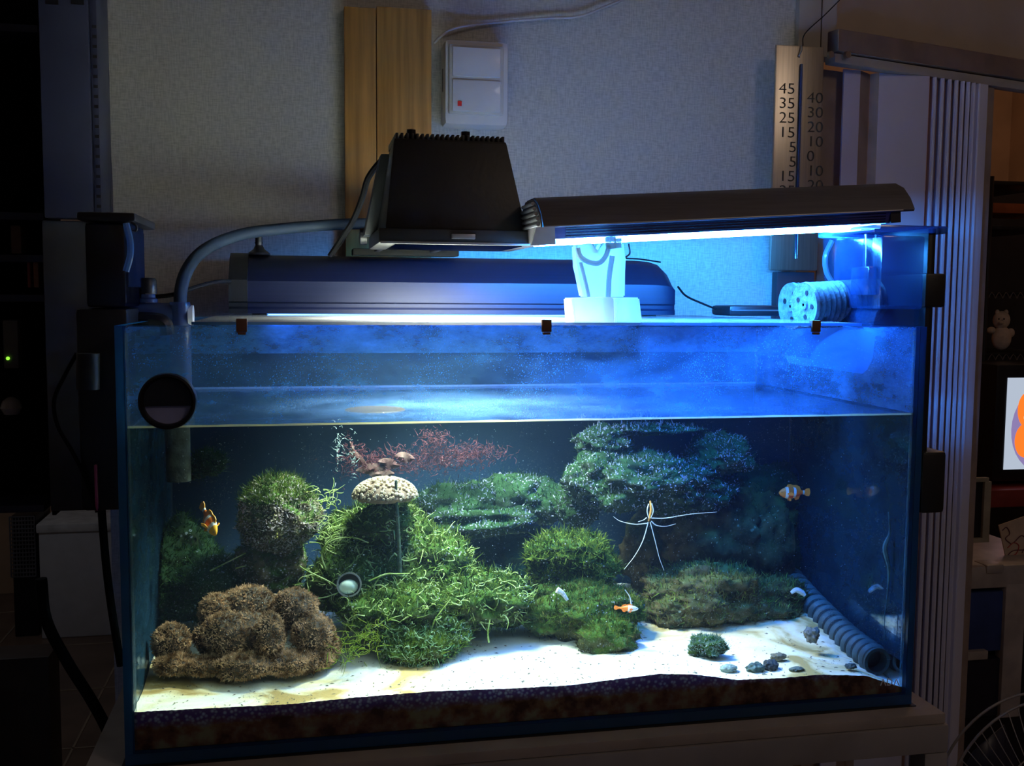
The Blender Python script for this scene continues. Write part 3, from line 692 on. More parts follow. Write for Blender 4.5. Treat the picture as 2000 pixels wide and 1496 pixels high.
mi = np.zeros(len(f), np.int32); mi[(ny-1)*(nx-1):] = 1; sand.data.polygons.foreach_set('material_index', mi)
sm_ = np.ones(len(f), bool); sm_[(ny-1)*(nx-1):] = False; sand.data.polygons.foreach_set('use_smooth', sm_)
tag(sand, 'white sand bed with brown stains over dark purple-brown sediment', 'sand', kind='stuff')

dv, df_ = [], []
for i in range(700):
    x = random.uniform(.03, .86); y = random.random()**1.5*.3+.012; z = sand_z(x, y)+.0006; L9 = random.uniform(.0008, .0035); a = random.uniform(0, 6.28); w9 = random.uniform(.0004, .0010)
    for sx9, sy9, sz9 in ((-1, 0, 0), (0, -1, 0), (1, 0, 0), (0, 1, 0), (0, 0, 1)):
        dv.append((x+math.cos(a)*sx9*L9-math.sin(a)*sy9*w9, y+math.sin(a)*sx9*L9+math.cos(a)*sy9*w9, z+sz9*w9))
    b9 = i*5; df_ += [(b9, b9+1, b9+4), (b9+1, b9+2, b9+4), (b9+2, b9+3, b9+4), (b9+3, b9, b9+4)]
db = npmesh('sand_debris', np.array(dv), np.array(df_), mat('debris', (.10, .08, .05), .9, var=.6, scale=90), sand); stuff(db)

# ================================================================== ROCKS AND ALGAE
_b = bmesh.new(); bmesh.ops.create_icosphere(_b, subdivisions=5, radius=1); _b.verts.ensure_lookup_table()
ICO = np.array([x.co[:] for x in _b.verts]); ICF = np.array([[q.index for q in x.verts] for x in _b.faces]); _b.free()
_b = bmesh.new(); bmesh.ops.create_icosphere(_b, subdivisions=4, radius=1); _b.verts.ensure_lookup_table()
ICO4 = np.array([x.co[:] for x in _b.verts]); ICF4 = np.array([[q.index for q in x.verts] for x in _b.faces]); _b.free()
def lump(c, r, seed, amp=.35, freq=1.6, fine=.5, ico=None):
    V, F = ico or (ICO4, ICF4); off = Vector((seed*7.3, seed*3.1, seed*1.7)); out = np.empty_like(V)
    for i, q in enumerate(V):
        p = Vector(q)
        d = 1+amp*noise.fractal(p*freq+off, .8, 2.0, 3)+amp*fine*abs(noise.noise(p*freq*4+off))+amp*.22*noise.noise(p*freq*11+off)
        out[i] = q*d
    return out*np.array(r)+np.array(c), F
def lobes_mesh(lobes, amp, freq, big=False):
    Vs, Fs, n = [], [], 0
    for (px, py, rx, ry, y, seed, *dd) in lobes:
        s = SW(px, py, y); c = PW(px, py, y); dep = (dd[0] if dd else (rx+ry)/2*s)
        V, F = lump(c, (rx*s, dep, ry*s), seed, amp, freq, ico=(ICO, ICF) if big else None)
        V[:, 1] = np.clip(V[:, 1], G+.004, TD-G-.003); V[:, 0] = np.clip(V[:, 0], G+.004, TW-G-.004); V[:, 2] = np.clip(V[:, 2], BT+.01, WZ-.004)
        Vs.append(V); Fs.append(F+n); n += len(V)
    return np.concatenate(Vs), np.concatenate(Fs)
def blades(V, F, n, ln, wd, mt, name, parent, upb=.5, curl=.8, facing=-.2, segs=3, seedoff=0, label=None, minz=None, xr=None):
    tri = V[F]; nr = np.cross(tri[:, 1]-tri[:, 0], tri[:, 2]-tri[:, 0]); ar = np.linalg.norm(nr, axis=1)+1e-12; nr /= ar[:, None]
    wgt = ar*((nr[:, 2] > facing-.0) | (nr[:, 1] < -.3))*((nr[:, 1] < .5))
    if minz is not None: wgt = wgt*(tri[:, :, 2].mean(1) > minz)
    if xr is not None: wgt = wgt*(tri[:, :, 0].mean(1) > xr[0])*(tri[:, :, 0].mean(1) < xr[1])
    idx = rng.choice(len(F), n, p=wgt/wgt.sum()); u = rng.random((n, 2)); u[u.sum(1) > 1] = 1-u[u.sum(1) > 1]
    t = tri[idx]; p0 = t[:, 0]+u[:, :1]*(t[:, 1]-t[:, 0])+u[:, 1:]*(t[:, 2]-t[:, 0]); nn = nr[idx]
    d = nn+rng.normal(0, .45, (n, 3)); d[:, 2] += upb; d /= np.linalg.norm(d, axis=1)[:, None]
    side = np.cross(d, rng.normal(0, 1, (n, 3))); side /= np.linalg.norm(side, axis=1)[:, None]+1e-9
    cu = rng.normal(0, curl, (n, 3)); L_ = ln*rng.uniform(.5, 1.4, n); verts = []
    for k in range(segs+1):
        q = k/segs; pos = p0+L_[:, None]*(d*q+cu*q*q*.5); wv = wd*(1-q*.75)
        verts.append(pos-side*wv); verts.append(pos+side*wv)
    A = np.stack(verts, 1)                        # n, 2(segs+1), 3
    A[..., 1] = np.clip(A[..., 1], G+.002, TD-G-.002); A[..., 0] = np.clip(A[..., 0], G+.002, TW-G-.002); A[..., 2] = np.clip(A[..., 2], .02, WZ-.002)
    m_ = 2*(segs+1); fq = np.array([(2*k, 2*k+1, 2*k+3, 2*k+2) for k in range(segs)])
    FF = (fq[None]+m_*np.arange(n)[:, None, None]).reshape(-1, 4)
    o = npmesh(name, A.reshape(-1, 3), FF, mt, parent, label=label); o['kind'] = 'stuff'; return o
R_green = rock_mat('algae_rock', (.008, .012, .005), (.05, .055, .022), (.05, .10, .015), (.35, .33, .42), .5, .35, 240)
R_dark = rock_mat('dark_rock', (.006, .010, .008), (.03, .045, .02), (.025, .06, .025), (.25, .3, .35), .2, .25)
R_tall = rock_mat('mixed_rock', (.02, .02, .012), (.16, .13, .08), (.10, .19, .04), (.5, .42, .5), .9, .25, 220)
R_purple = rock_mat('coralline_rock', (.008, .014, .008), (.035, .055, .03), (.03, .075, .025), (.40, .40, .60), .8, .3, 260)
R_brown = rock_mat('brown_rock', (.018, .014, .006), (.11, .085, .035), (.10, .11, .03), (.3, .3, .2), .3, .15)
B_green = blade_mat('green_turf', (.010, .026, .004), (.14, .20, .03))
B_mid = blade_mat('mid_turf', (.006, .022, .012), (.05, .10, .035))
B_dark = blade_mat('dark_turf', (.015, .05, .015), (.06, .12, .035))
B_pale = blade_mat('pale_fronds', (.22, .33, .06), (.58, .68, .34))
B_yel = blade_mat('yellow_turf', (.12, .20, .02), (.30, .36, .06))
B_red = blade_mat('red_weed', (.07, .025, .035), (.20, .075, .09))
B_poly = blade_mat('polyps', (.12, .06, .025), (.66, .43, .25))
B_brt = blade_mat('brown_turf', (.06, .055, .015), (.17, .15, .05))

def rock(name, label, lobes, mt, amp=.3, freq=1.7, tufts=(), big=False, cat='rock'):
    V, F = lobes_mesh(lobes, amp, freq, big)
    c = V.mean(0); t = thing(name, label, cat, (c[0], c[1], V[:, 2].min()))
    npmesh('stone', V, F, mt, t, smooth=True)
    for k, tf in enumerate(tufts):
        nm, n, ln, wd, bmt, kw = tf; blades(V, F, n, ln, wd, bmt, nm, t, **kw)
    return t, V, F

rock('reef_rock', 'low dark green algae-covered rock at the left rear beside the clownfish',
     [(350, 1100, 75, 85, .34, 1), (400, 1150, 90, 70, .30, 2), (310, 1160, 50, 75, .30, 3)], R_dark, tufts=[('turf_algae', 5000, .006, .0007, B_dark, {})])
rock('reef_rock', 'tall round-headed rock with green turf top and purple encrusted face, behind the brown soft coral',
     [(548, 1005, 74, 72, .24, 4), (530, 1095, 66, 70, .27, 5), (520, 1180, 80, 60, .27, 6)], R_tall, amp=.22, big=True,
     tufts=[('turf_algae', 2600, .006, .0005, B_green, dict(minz=PW(548, 975, .24).z, facing=.2)), ('crust_tuft', 4200, .0026, .0011, blade_mat('crust_mix', (.34, .34, .10), (.85, .72, .84)), dict(minz=PW(548, 1070, .24).z, upb=.1)), ('dark_turf', 2600, .005, .0006, B_dark, {})])
rock('reef_rock', 'small algae-tufted rock high at the left rear next to the pipe',
     [(405, 905, 34, 22, .38, 7), (380, 920, 25, 16, .38, 8)], R_dark, tufts=[('turf_algae', 1200, .006, .0006, B_dark, {})])
rock('reef_rock', 'long rear ridge rock with purple-white crust in the middle of the tank',
     [(900, 985, 85, 42, .36, 9), (1000, 975, 90, 45, .38, 10), (1060, 985, 50, 35, .36, 11), (930, 1010, 130, 34, .36, 12)], R_purple, amp=.3,
     tufts=[('turf_algae', 3000, .006, .0006, B_mid, {}), ('crust_tuft', 900, .003, .0012, blade_mat('lilac_crust', (.4, .42, .6), (.6, .62, .85)), dict(upb=1, facing=.4))])
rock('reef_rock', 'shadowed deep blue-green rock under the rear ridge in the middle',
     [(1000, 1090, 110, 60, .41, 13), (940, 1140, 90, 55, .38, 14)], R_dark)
rk, V_mid, F_mid = rock('reef_rock', 'broad central rock mound overgrown with pale green feathery seaweed',
     [(745, 1022, 62, 36, .22, 75), (740, 1050, 105, 62, .28, 15), (820, 1110, 110, 70, .25, 16), (690, 1130, 80, 60, .22, 17), (900, 1170, 130, 48, .2, 18), (780, 1190, 110, 45, .17, 19), (980, 1195, 70, 30, .22, 20)], R_green, amp=.3,
     tufts=[('turf_algae', 9000, .008, .0007, B_green, {})])
rk2, V_fr, F_fr = rock('reef_rock', 'rounded rock clump bristling with green seaweed on the white sand, front centre',
     [(820, 1264, 64, 40, .13, 21), (785, 1244, 50, 32, .14, 22), (862, 1238, 48, 36, .15, 23)], R_green, amp=.3, tufts=[('turf_algae', 4000, .007, .0006, B_green, {})])
rock('reef_rock', 'large arching rock under the water surface with lilac crust, right of centre',
     [(1260, 940, 125, 48, .30, 24), (1170, 935, 62, 52, .30, 25), (1180, 868, 52, 34, .32, 26), (1400, 890, 62, 42, .33, 27), (1340, 960, 90, 45, .33, 28), (1265, 838, 92, 10, .33, 29), (1130, 985, 40, 45, .33, 30)], R_purple, amp=.3, big=True,
     tufts=[('turf_algae', 5500, .006, .0006, B_mid, {}), ('crust_tuft', 3200, .003, .0011, blade_mat('lilac_crust_two', (.45, .45, .62), (.7, .72, .95)), dict(upb=1, facing=.45))])
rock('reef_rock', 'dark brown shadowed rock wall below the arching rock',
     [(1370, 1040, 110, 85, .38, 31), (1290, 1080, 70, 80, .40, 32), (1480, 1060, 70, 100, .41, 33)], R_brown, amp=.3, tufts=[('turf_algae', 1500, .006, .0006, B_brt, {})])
rock('reef_rock', 'mossy yellow-green rock ledge right of the central gap',
     [(1110, 1080, 74, 34, .24, 34), (1160, 1110, 46, 26, .23, 35), (1085, 1115, 48, 30, .24, 36)], R_green, amp=.35,
     tufts=[('turf_algae', 4200, .008, .0007, B_green, {}), ('yellow_turf', 1600, .006, .0008, B_yel, {})])
rock('reef_rock', 'rough green-brown rock on the sand below the orange and white fish',
     [(1150, 1195, 100, 46, .20, 37), (1185, 1246, 58, 36, .14, 38), (1080, 1205, 55, 36, .2, 39), (1120, 1160, 70, 30, .22, 40)], R_green, amp=.35,
     tufts=[('turf_algae', 4500, .006, .0007, B_green, dict(minz=PW(1150, 1215, .2).z)), ('brown_turf', 3000, .005, .0007, B_brt, {})])
rock('reef_rock', 'wide brown rock mass resting on the sand behind the small stone, right half',
     [(1370, 1165, 105, 62, .27, 41), (1320, 1195, 55, 38, .24, 42), (1470, 1180, 95, 48, .29, 43), (1540, 1175, 40, 34, .31, 44)], R_brown, amp=.3, big=True,
     tufts=[('brown_turf', 6000, .006, .0007, B_brt, {}), ('turf_algae', 1600, .006, .0007, B_yel, dict(upb=.8, facing=.3))])
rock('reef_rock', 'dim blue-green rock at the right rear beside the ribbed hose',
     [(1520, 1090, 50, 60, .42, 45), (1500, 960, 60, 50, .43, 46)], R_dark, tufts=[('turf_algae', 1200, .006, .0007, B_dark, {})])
# small stones
for k, (px, py, rx, ry, y, sd, lab) in enumerate([
        (1380, 1262, 34, 20, .10, 50, 'fist-sized tufted grey-green stone lying on the sand right of centre'),
        (1586, 1240, 13, 14, .10, 51, 'small pointed grey stone standing on the sand near the ribbed hose'),
        (1475, 1305, 16, 9, .04, 52, 'left dark pebble of the pair lying in the brown sand stain'),
        (1505, 1301, 14, 11, .045, 53, 'right black pebble of the pair lying in the brown sand stain'),
        (1423, 1306, 16, 7, .04, 54, 'flat pale grey pebble left of the dark pebble pair'),
        (1520, 1282, 14, 6, .07, 55, 'flat grey-brown pebble behind the dark pebble pair'),
        (1556, 1307, 13, 4, .03, 56, 'thin flat shell-like pebble right of the dark pebble pair'),
        (1662, 1301, 10, 5, .03, 57, 'small round dark pebble near the ribbed hose mouth')]):
    s = SW(px, py, y); c = PW(px, py, y); V, F = lump(c, (rx*s, (rx+ry)/2*s, ry*s), sd, .35, 1.8)
    t = thing('stone' if k < 2 else 'pebble', lab, 'stone', (c.x, c.y, V[:, 2].min()))
    npmesh('stone_body', V, F, R_green if k == 0 else mat('pebble_%d' % k, [(0, 0, 0), (.16, .15, .13), (.05, .08, .07), (.025, .03, .035), (.22, .28, .24), (.16, .13, .08), (.10, .12, .10), (.06, .08, .08)][k], .8, var=.4, scale=200, bump=.4, bscale=400), t, smooth=True)
    if k == 0: blades(V, F, 1100, .003, .0006, blade_mat('grey_green_tuft', (.06, .12, .08), (.30, .40, .30)), 'turf_algae', t)

# feathery seaweed fronds: curled tapering tubes
def fronds(name, parent, pts, ln, r, mt, dirb=(0, -.2, .5), curl=1.2, segs=7, sides=3, spread=1.0, label=None):
    n = len(pts); p = np.array(pts, float); d = rng.normal(0, spread, (n, 3))+np.array(dirb); d /= np.linalg.norm(d, axis=1)[:, None]
    ax = rng.normal(0, 1, (n, 3)); ax /= np.linalg.norm(ax, axis=1)[:, None]; L_ = ln*rng.uniform(.5, 1.5, n)/segs
    ca = rng.normal(0, curl, n)/segs*2; verts = []; u = np.cross(d, ax); u /= np.linalg.norm(u, axis=1)[:, None]+1e-9
    for k in range(segs+1):
        w_ = np.cross(d, u); rr = r*(1-.75*k/segs)
        for j in range(sides):
            an = 2*math.pi*j/sides; verts.append(p+rr*(math.cos(an)*u+math.sin(an)*w_))
        p = p+d*L_[:, None]; c_, s_ = np.cos(ca)[:, None], np.sin(ca)[:, None]
        dn = d*c_+np.cross(ax, d)*s_+ax*((ax*d).sum(1))[:, None]*(1-c_); d = dn/np.linalg.norm(dn, axis=1)[:, None]
        u = u-d*((u*d).sum(1))[:, None]; u /= np.linalg.norm(u, axis=1)[:, None]+1e-9
    A = np.stack(verts, 1); A[..., 1] = np.clip(A[..., 1], G+.003, TD-G-.003); A[..., 2] = np.clip(A[..., 2], .03, WZ-.003)
    m_ = sides*(segs+1); fq = np.array([(k*sides+j, k*sides+(j+1) % sides, (k+1)*sides+(j+1) % sides, (k+1)*sides+j) for k in range(segs) for j in range(sides)])
    o = npmesh(name, A.reshape(-1, 3), (fq[None]+m_*np.arange(n)[:, None, None]).reshape(-1, 4), mt, parent, smooth=True, label=label); o['kind'] = 'stuff'; return o
def surf_pts(V, F, n, x0=None, x1=None, up=-.1):
    tri = V[F]; nr = np.cross(tri[:, 1]-tri[:, 0], tri[:, 2]-tri[:, 0]); ar = np.linalg.norm(nr, axis=1)+1e-12; nr /= ar[:, None]
    wgt = ar*((nr[:, 2] > up) | (nr[:, 1] < -.4))*(nr[:, 1] < .3)
    if x0 is not None: wgt = wgt*(tri[:, :, 0].mean(1) > x0)*(tri[:, :, 0].mean(1) < x1)
    idx = rng.choice(len(F), n, p=wgt/wgt.sum()); return tri[idx].mean(1)+nr[idx]*.001
def weed_area(name, label, specs, mt, **kw):
    pts = []
    for (px0, py0, px1, py1, y, n, jit) in specs:
        for _ in range(n):
            t = random.random(); px = px0+(px1-px0)*t+random.gauss(0, jit); py = py0+(py1-py0)*t+random.gauss(0, jit)
            pts.append(PW(px, py, y+random.gauss(0, .012)))
    c = pts[0]; t = thing(name, label, 'seaweed', tuple(c)); fronds('frond', t, pts, mt=mt, **kw); return t
cw = thing('seaweed', 'pale green curling seaweed fronds sprawling over the central rock mound', 'seaweed', tuple(PW(820, 1180, .18)))
fronds('frond', cw, surf_pts(V_mid, F_mid, 1500), .016, .0011, B_pale, curl=2.2, dirb=(.3, -.6, .5))
fronds('fine_frond', cw, surf_pts(V_mid, F_mid, 2600), .010, .0007, B_green, curl=2.0, dirb=(.2, -.5, .5))
cw2 = thing('seaweed', 'short grey-green seaweed tufts on the rock clump at front centre', 'seaweed', tuple(PW(820, 1258, .115)))
fronds('frond', cw2, surf_pts(V_fr, F_fr, 900), .010, .0008, blade_mat('sage_fronds', (.14, .28, .12), (.42, .55, .36)), curl=2.2, dirb=(0, -.4, .4))
weed_area('seaweed', 'loose pale seaweed strands fanning beside the tall round rock', [(620, 960, 650, 1000, .22, 40, 14), (610, 1010, 640, 1060, .22, 50, 14), (640, 1060, 720, 1075, .22, 70, 14)], B_pale, ln=.016, r=.0009, curl=1.2, dirb=(.8, -.3, .3), spread=.5)
weed_area('seaweed', 'thin yellow-green strands straggling on the sand right of the brown soft coral', [(690, 1250, 740, 1235, .10, 80, 16), (650, 1285, 700, 1270, .08, 30, 12)], B_yel, ln=.02, r=.0006, curl=1.4, dirb=(-.5, -.3, -.1), spread=.6)
# long single runners
rn = [([(640, 1120), (628, 1080), (650, 1055), (690, 1050), (720, 1060)], .18), ([(680, 1165), (650, 1140), (600, 1115), (585, 1105)], .17),
      ([(732, 1195), (728, 1160), (745, 1125), (800, 1120)], .15), ([(880, 1108), (920, 1112), (942, 1115)], .2), ([(840, 1240), (850, 1210), (880, 1170)], .12),
      ([(605, 1170), (640, 1165), (690, 1145)], .17), ([(955, 1255), (953, 1235), (957, 1210)], .1), ([(410, 1115), (440, 1100), (480, 1080)], .22), ([(460, 1110), (480, 1105)], .22),
      ([(770, 1080), (790, 1095), (815, 1090)], .19), ([(815, 1160), (812, 1195)], .13), ([(720, 1135), (760, 1120), (800, 1130)], .15)]
rt = thing('seaweed', 'long pale runner stems of seaweed curving over the left centre rocks', 'seaweed', tuple(PW(640, 1120, .18)))
for pts, y in rn: obj('runner', TB([PW(px, py, y) for px, py in pts], lambda t: .0011-.0004*t, n=5, k=5), B_pale, rt)
# red weed
def weed_pts(px, py, rx, ry, y, n): return [PW(px+random.gauss(0, rx), py+random.gauss(0, ry), y+random.gauss(0, .01)) for _ in range(n)]
rw = thing('red_seaweed', 'feathery reddish seaweed spreading behind the pale mushroom coral', 'seaweed', tuple(PW(760, 920, .3)))
fronds('frond', rw, weed_pts(850, 900, 48, 12, .31, 600)+weed_pts(920, 885, 30, 9, .31, 380)+weed_pts(845, 860, 16, 12, .31, 200)+weed_pts(740, 905, 34, 13, .29, 460)+weed_pts(690, 895, 14, 22, .28, 110), .009, .0005, B_red, curl=2.4, dirb=(.3, -.1, .3))
bm = bmesh.new()
for (px, py, a, l) in ((700, 895, .7, 46), (725, 915, -.1, 60), (760, 905, .2, 44), (690, 880, 1.2, 38), (745, 925, 0, 50), (790, 893, .15, 40)):
    s = SW(px, py, .28); c = PW(px, py, .28); dx, dz = math.cos(a)*l*s/2, -math.sin(a)*l*s/2; prev = None
    for i in range(9):
        t = i/8*2-1; wv = .006*(1-t*t)+.0008; w2 = .002*math.sin(i*1.3+px)
        cur = [bm.verts.new((c.x+dx*t, c.y+w2, c.z+dz*t+wv)), bm.verts.new((c.x+dx*t, c.y-w2-.003, c.z+dz*t)), bm.verts.new((c.x+dx*t, c.y+w2, c.z+dz*t-wv))]
        if prev:
            for k in (0, 1): bm.faces.new((prev[k], prev[k+1], cur[k+1], cur[k]))
        prev = cur
obj('leafy_blade', bm, blade_mat('pink_blade', (.12, .06, .06), (.26, .17, .15)), rw, smooth=60)
fronds('pale_tip', rw, weed_pts(662, 880, 5, 22, .28, 40)+weed_pts(690, 900, 3, 20, .28, 30), .007, .0006, blade_mat('pale_tips', (.3, .42, .42), (.6, .7, .72)), curl=1.5)

# pale mushroom-shaped polyp coral
mc = thing('mushroom_coral', 'pale beige domed coral studded with round polyps, left centre', 'coral', tuple(PW(750, 990, .2)))
s = SW(750, 960, .2); c = PW(752, 975, .2)
bm = bmesh.new(); lathe(bm, [(.001, -.002), (30*s, -.002), (52*s, -.001), (60*s, .004), (57*s, .011), (44*s, .018), (24*s, .023), (.001, .025)], origin=c, n=36)
obj('cap', bm, mat('coral_flesh', (.14, .09, .06), .8, var=.3, scale=100, bump=.3), mc)
vs_, fs_ = [], []; k = 0
for i in range(300):
    a = i*2.39996+random.gauss(0, .09); h = .02+.96*min(.99, max(.01, (i+random.gauss(.5, 6))/300))
    rr = 60*s*math.sqrt(max(0, 1-h*h)); zz = .003+.022*h
    p = Vector((c.x+rr*math.cos(a), c.y+rr*math.sin(a)*.95, c.z+zz)); nn = Vector((math.cos(a)*math.sqrt(1-h*h), math.sin(a)*math.sqrt(1-h*h), h*1.3+.05)).normalized()
    q = nn.to_track_quat('Z', 'Y').to_matrix()
    rp = random.uniform(.0016, .0024)
    for (r_, z_) in ((rp*.7, 0), (rp*1.1, .0022), (rp*.75, .0034), (rp*.2, .0028)):
        for j in range(6): vs_.append(p+q @ Vector((r_*math.cos(j*1.0472), r_*math.sin(j*1.0472), z_)))
    for g_ in range(3):
        for j in range(6): fs_.append((k+g_*6+j, k+g_*6+(j+1) % 6, k+g_*6+6+(j+1) % 6, k+g_*6+6+j))
    k += 24
pp = npmesh('polyp_cluster', np.array([x[:] for x in vs_]), np.array(fs_), blade_mat('cream_polyps', (.42, .33, .21), (.72, .64, .52)), mc, smooth=True); stuff(pp)
# brown lumpy soft coral
bc = thing('soft_coral', 'brown lumpy soft coral with fuzzy rounded lobes on the sand at front left', 'coral', tuple(PW(480, 1310, .1)))
cl = [(335, 1250, 36, 36, .115, 60), (345, 1283, 46, 20, .09, 61), (440, 1235, 44, 44, .10, 62), (425, 1190, 36, 36, .15, 63), (485, 1180, 56, 40, .16, 64), (525, 1238, 30, 46, .085, 65),
      (575, 1185, 46, 40, .13, 66), (612, 1235, 42, 38, .105, 67), (638, 1258, 26, 30, .11, 68), (565, 1280, 52, 24, .08, 69), (478, 1286, 60, 26, .07, 70), (600, 1275, 50, 22, .09, 71), (405, 1285, 56, 18, .08, 72), (470, 1240, 90, 50, .13, 73)]
cflesh = mat('soft_coral_flesh', (.05, .032, .016), .8, var=.4, scale=150, bump=.3)
for q in cl:
    q = (q[0], q[1]+(15 if q[1] > 1270 else 5), q[2]*.98, q[3]*1.02, q[4]+.022, q[5])
    V, F = lobes_mesh([q], .12, 1.4); o = npmesh('lobe', V, F, cflesh, bc, smooth=True)
    blades(V, F, 2100, .0026, .0009, B_poly, 'polyp_fuzz', o, upb=.15, curl=.5, facing=-.6, segs=2)
# round glass disc with silver rim
dc = PW(682, 1142, .15); s = SW(682, 1142, .15)
gd = thing('glass_disc', 'round dark disc with a silver rim and pale face, wedged among the left centre seaweed', 'disc', tuple(dc))
ax = Vector((-.15, -1, .25)).normalized()
bm = bmesh.new(); lathe(bm, [(20*s, -.012), (23*s, -.010), (25*s, 0), (24.5*s, .002), (21.5*s, .002), (20.5*s, -.002)], origin=dc, axis=ax, n=32); obj('rim', bm, mat('rim_silver', (.55, .58, .55), .25, metal=.8), gd)
bm = bmesh.new(); cyl(bm, dc-ax*.008, dc-ax*.004, 21*s, n=32); obj('face', bm, M['black'], gd)
bm = bmesh.new(); ball(bm, dc-ax*.003+Vector((-.001, 0, -.0025)), (19*s, .006, 15*s), 20); obj('lens', bm, mat('pale_lens', (.62, .75, .60), .5), gd)
# upright dark stick
tag(obj('airline_stick', TB([PW(773, 938, .17), PW(776, 1000, .17), PW(779, 1060, .17), PW(781, 1125, .17)], lambda t: .0016+.0012*t, n=8), mat('algae_stick', (.04, .07, .04), .7, var=.5, scale=200)), 'thin dark upright stick in front of the domed coral', 'stick')
# algae curtain strand at the right, near the front
bm = bmesh.new(); tube(bm, [PW(1735, 1000, .05), PW(1738, 1040, .05), PW(1728, 1070, .05), PW(1736, 1110, .05), PW(1733, 1160, .05), PW(1728, 1200, .05)], lambda t: .0008+.0022*math.sin(math.pi*min(1, t*1.2))**2, n=6)
tube(bm, [PW(1728, 1200, .05), PW(1727, 1250, .05)], .0005, n=5)
tag(obj('algae_strand', bm, blade_mat('strand', (.06, .14, .16), (.18, .32, .34))), 'pale algae strand hanging beside the right glass', 'algae')
# white shell arc
tag(obj('shell_piece', TB([PW(1545, 1158, .24), PW(1555, 1152, .24), PW(1566, 1157, .24), PW(1572, 1163, .24)], lambda t: .0012+.0025*math.sin(math.pi*(.15+.7*t)), n=8), mat('shell_white', (.65, .75, .85), .5)), 'small white curved shell piece on the rocks near the hose', 'shell')
p = PW(1097, 1160, .16)
tag(obj('coral_tip', TB([PW(1088, 1152, .16), PW(1098, 1158, .16), PW(1108, 1172, .16)], lambda t: .004-.002*t, n=8), mat('bleached_tip', (.6, .62, .66), .8, var=.3, scale=300, bump=.8, bscale=500)), 'short bleached white coral stub on the rock left of the orange fish', 'coral')

# ribbed hose on the sand at the right
hp = catmull([PW(1598, 1118, .40), PW(1640, 1180, .28), PW(1690, 1245, .15), PW(1722, 1292, .045)], 20)
hp = [Vector((min(x.x+.006, .873), x.y, x.z)) for x in hp]
rh = thing('ribbed_hose', 'dark ribbed hose lying diagonally on the sand along the right glass', 'hose', tuple(hp[-1]))
bm = bmesh.new(); nseg = len(hp); R0 = .0165
cum = [0]
for i in range(1, nseg): cum.append(cum[-1]+(hp[i]-hp[i-1]).length)
tot = cum[-1]; rings = []; N_ = 420
def hpos(d):
    i = min(nseg-2, max(0, int(np.searchsorted(cum, d))-1)); t = (d-cum[i])/(cum[i+1]-cum[i]+1e-9); return hp[i].lerp(hp[i+1], t)
for i in range(N_+1):
    d = tot*i/N_; p = hpos(d); t = (hpos(min(tot, d+.004))-hpos(max(0, d-.004))).normalized(); u = t.cross(Vector((0, 0, 1))).normalized(); v_ = t.cross(u)
    r_ = R0*(1+.17*math.sin(d*2*math.pi/.021))
    rings.append([bm.verts.new(p+r_*(math.cos(j*math.pi/12)*u+math.sin(j*math.pi/12)*v_)) for j in range(24)])
for i in range(N_):
    for j in range(24): bm.faces.new((rings[i][j], rings[i][(j+1) % 24], rings[i+1][(j+1) % 24], rings[i+1][j]))
bm.faces.ensure_lookup_table()
for fi, f9 in enumerate(bm.faces):
    d9 = tot*((fi//24)+.5)/N_; f9.material_index = 1 if math.sin(d9*2*math.pi/.021) < -.2 else 0  # shade in the grooves put into a darker material
obj('hose_wall', bm, [mat('hose_grey', (.055, .085, .095), .6, var=.3, scale=60, bump=.2), mat('hose_groove_shade', (.008, .014, .018), .8)], rh, smooth=60)
t_ = (hp[-1]-hp[-4]).normalized()
bm = bmesh.new(); lathe(bm, [(R0*.78, -.02), (R0*.8, 0), (R0*1.02, 0), (R0*1.05, -.004)], origin=hp[-1], axis=t_, n=24); obj('mouth', bm, mat('hose_lip', (.03, .05, .05), .5), rh)
bm = bmesh.new(); cyl(bm, hp[-1]-t_*.021, hp[-1]-t_*.02, R0*.8, n=24); obj('inner_dark', bm, M['black'], rh)

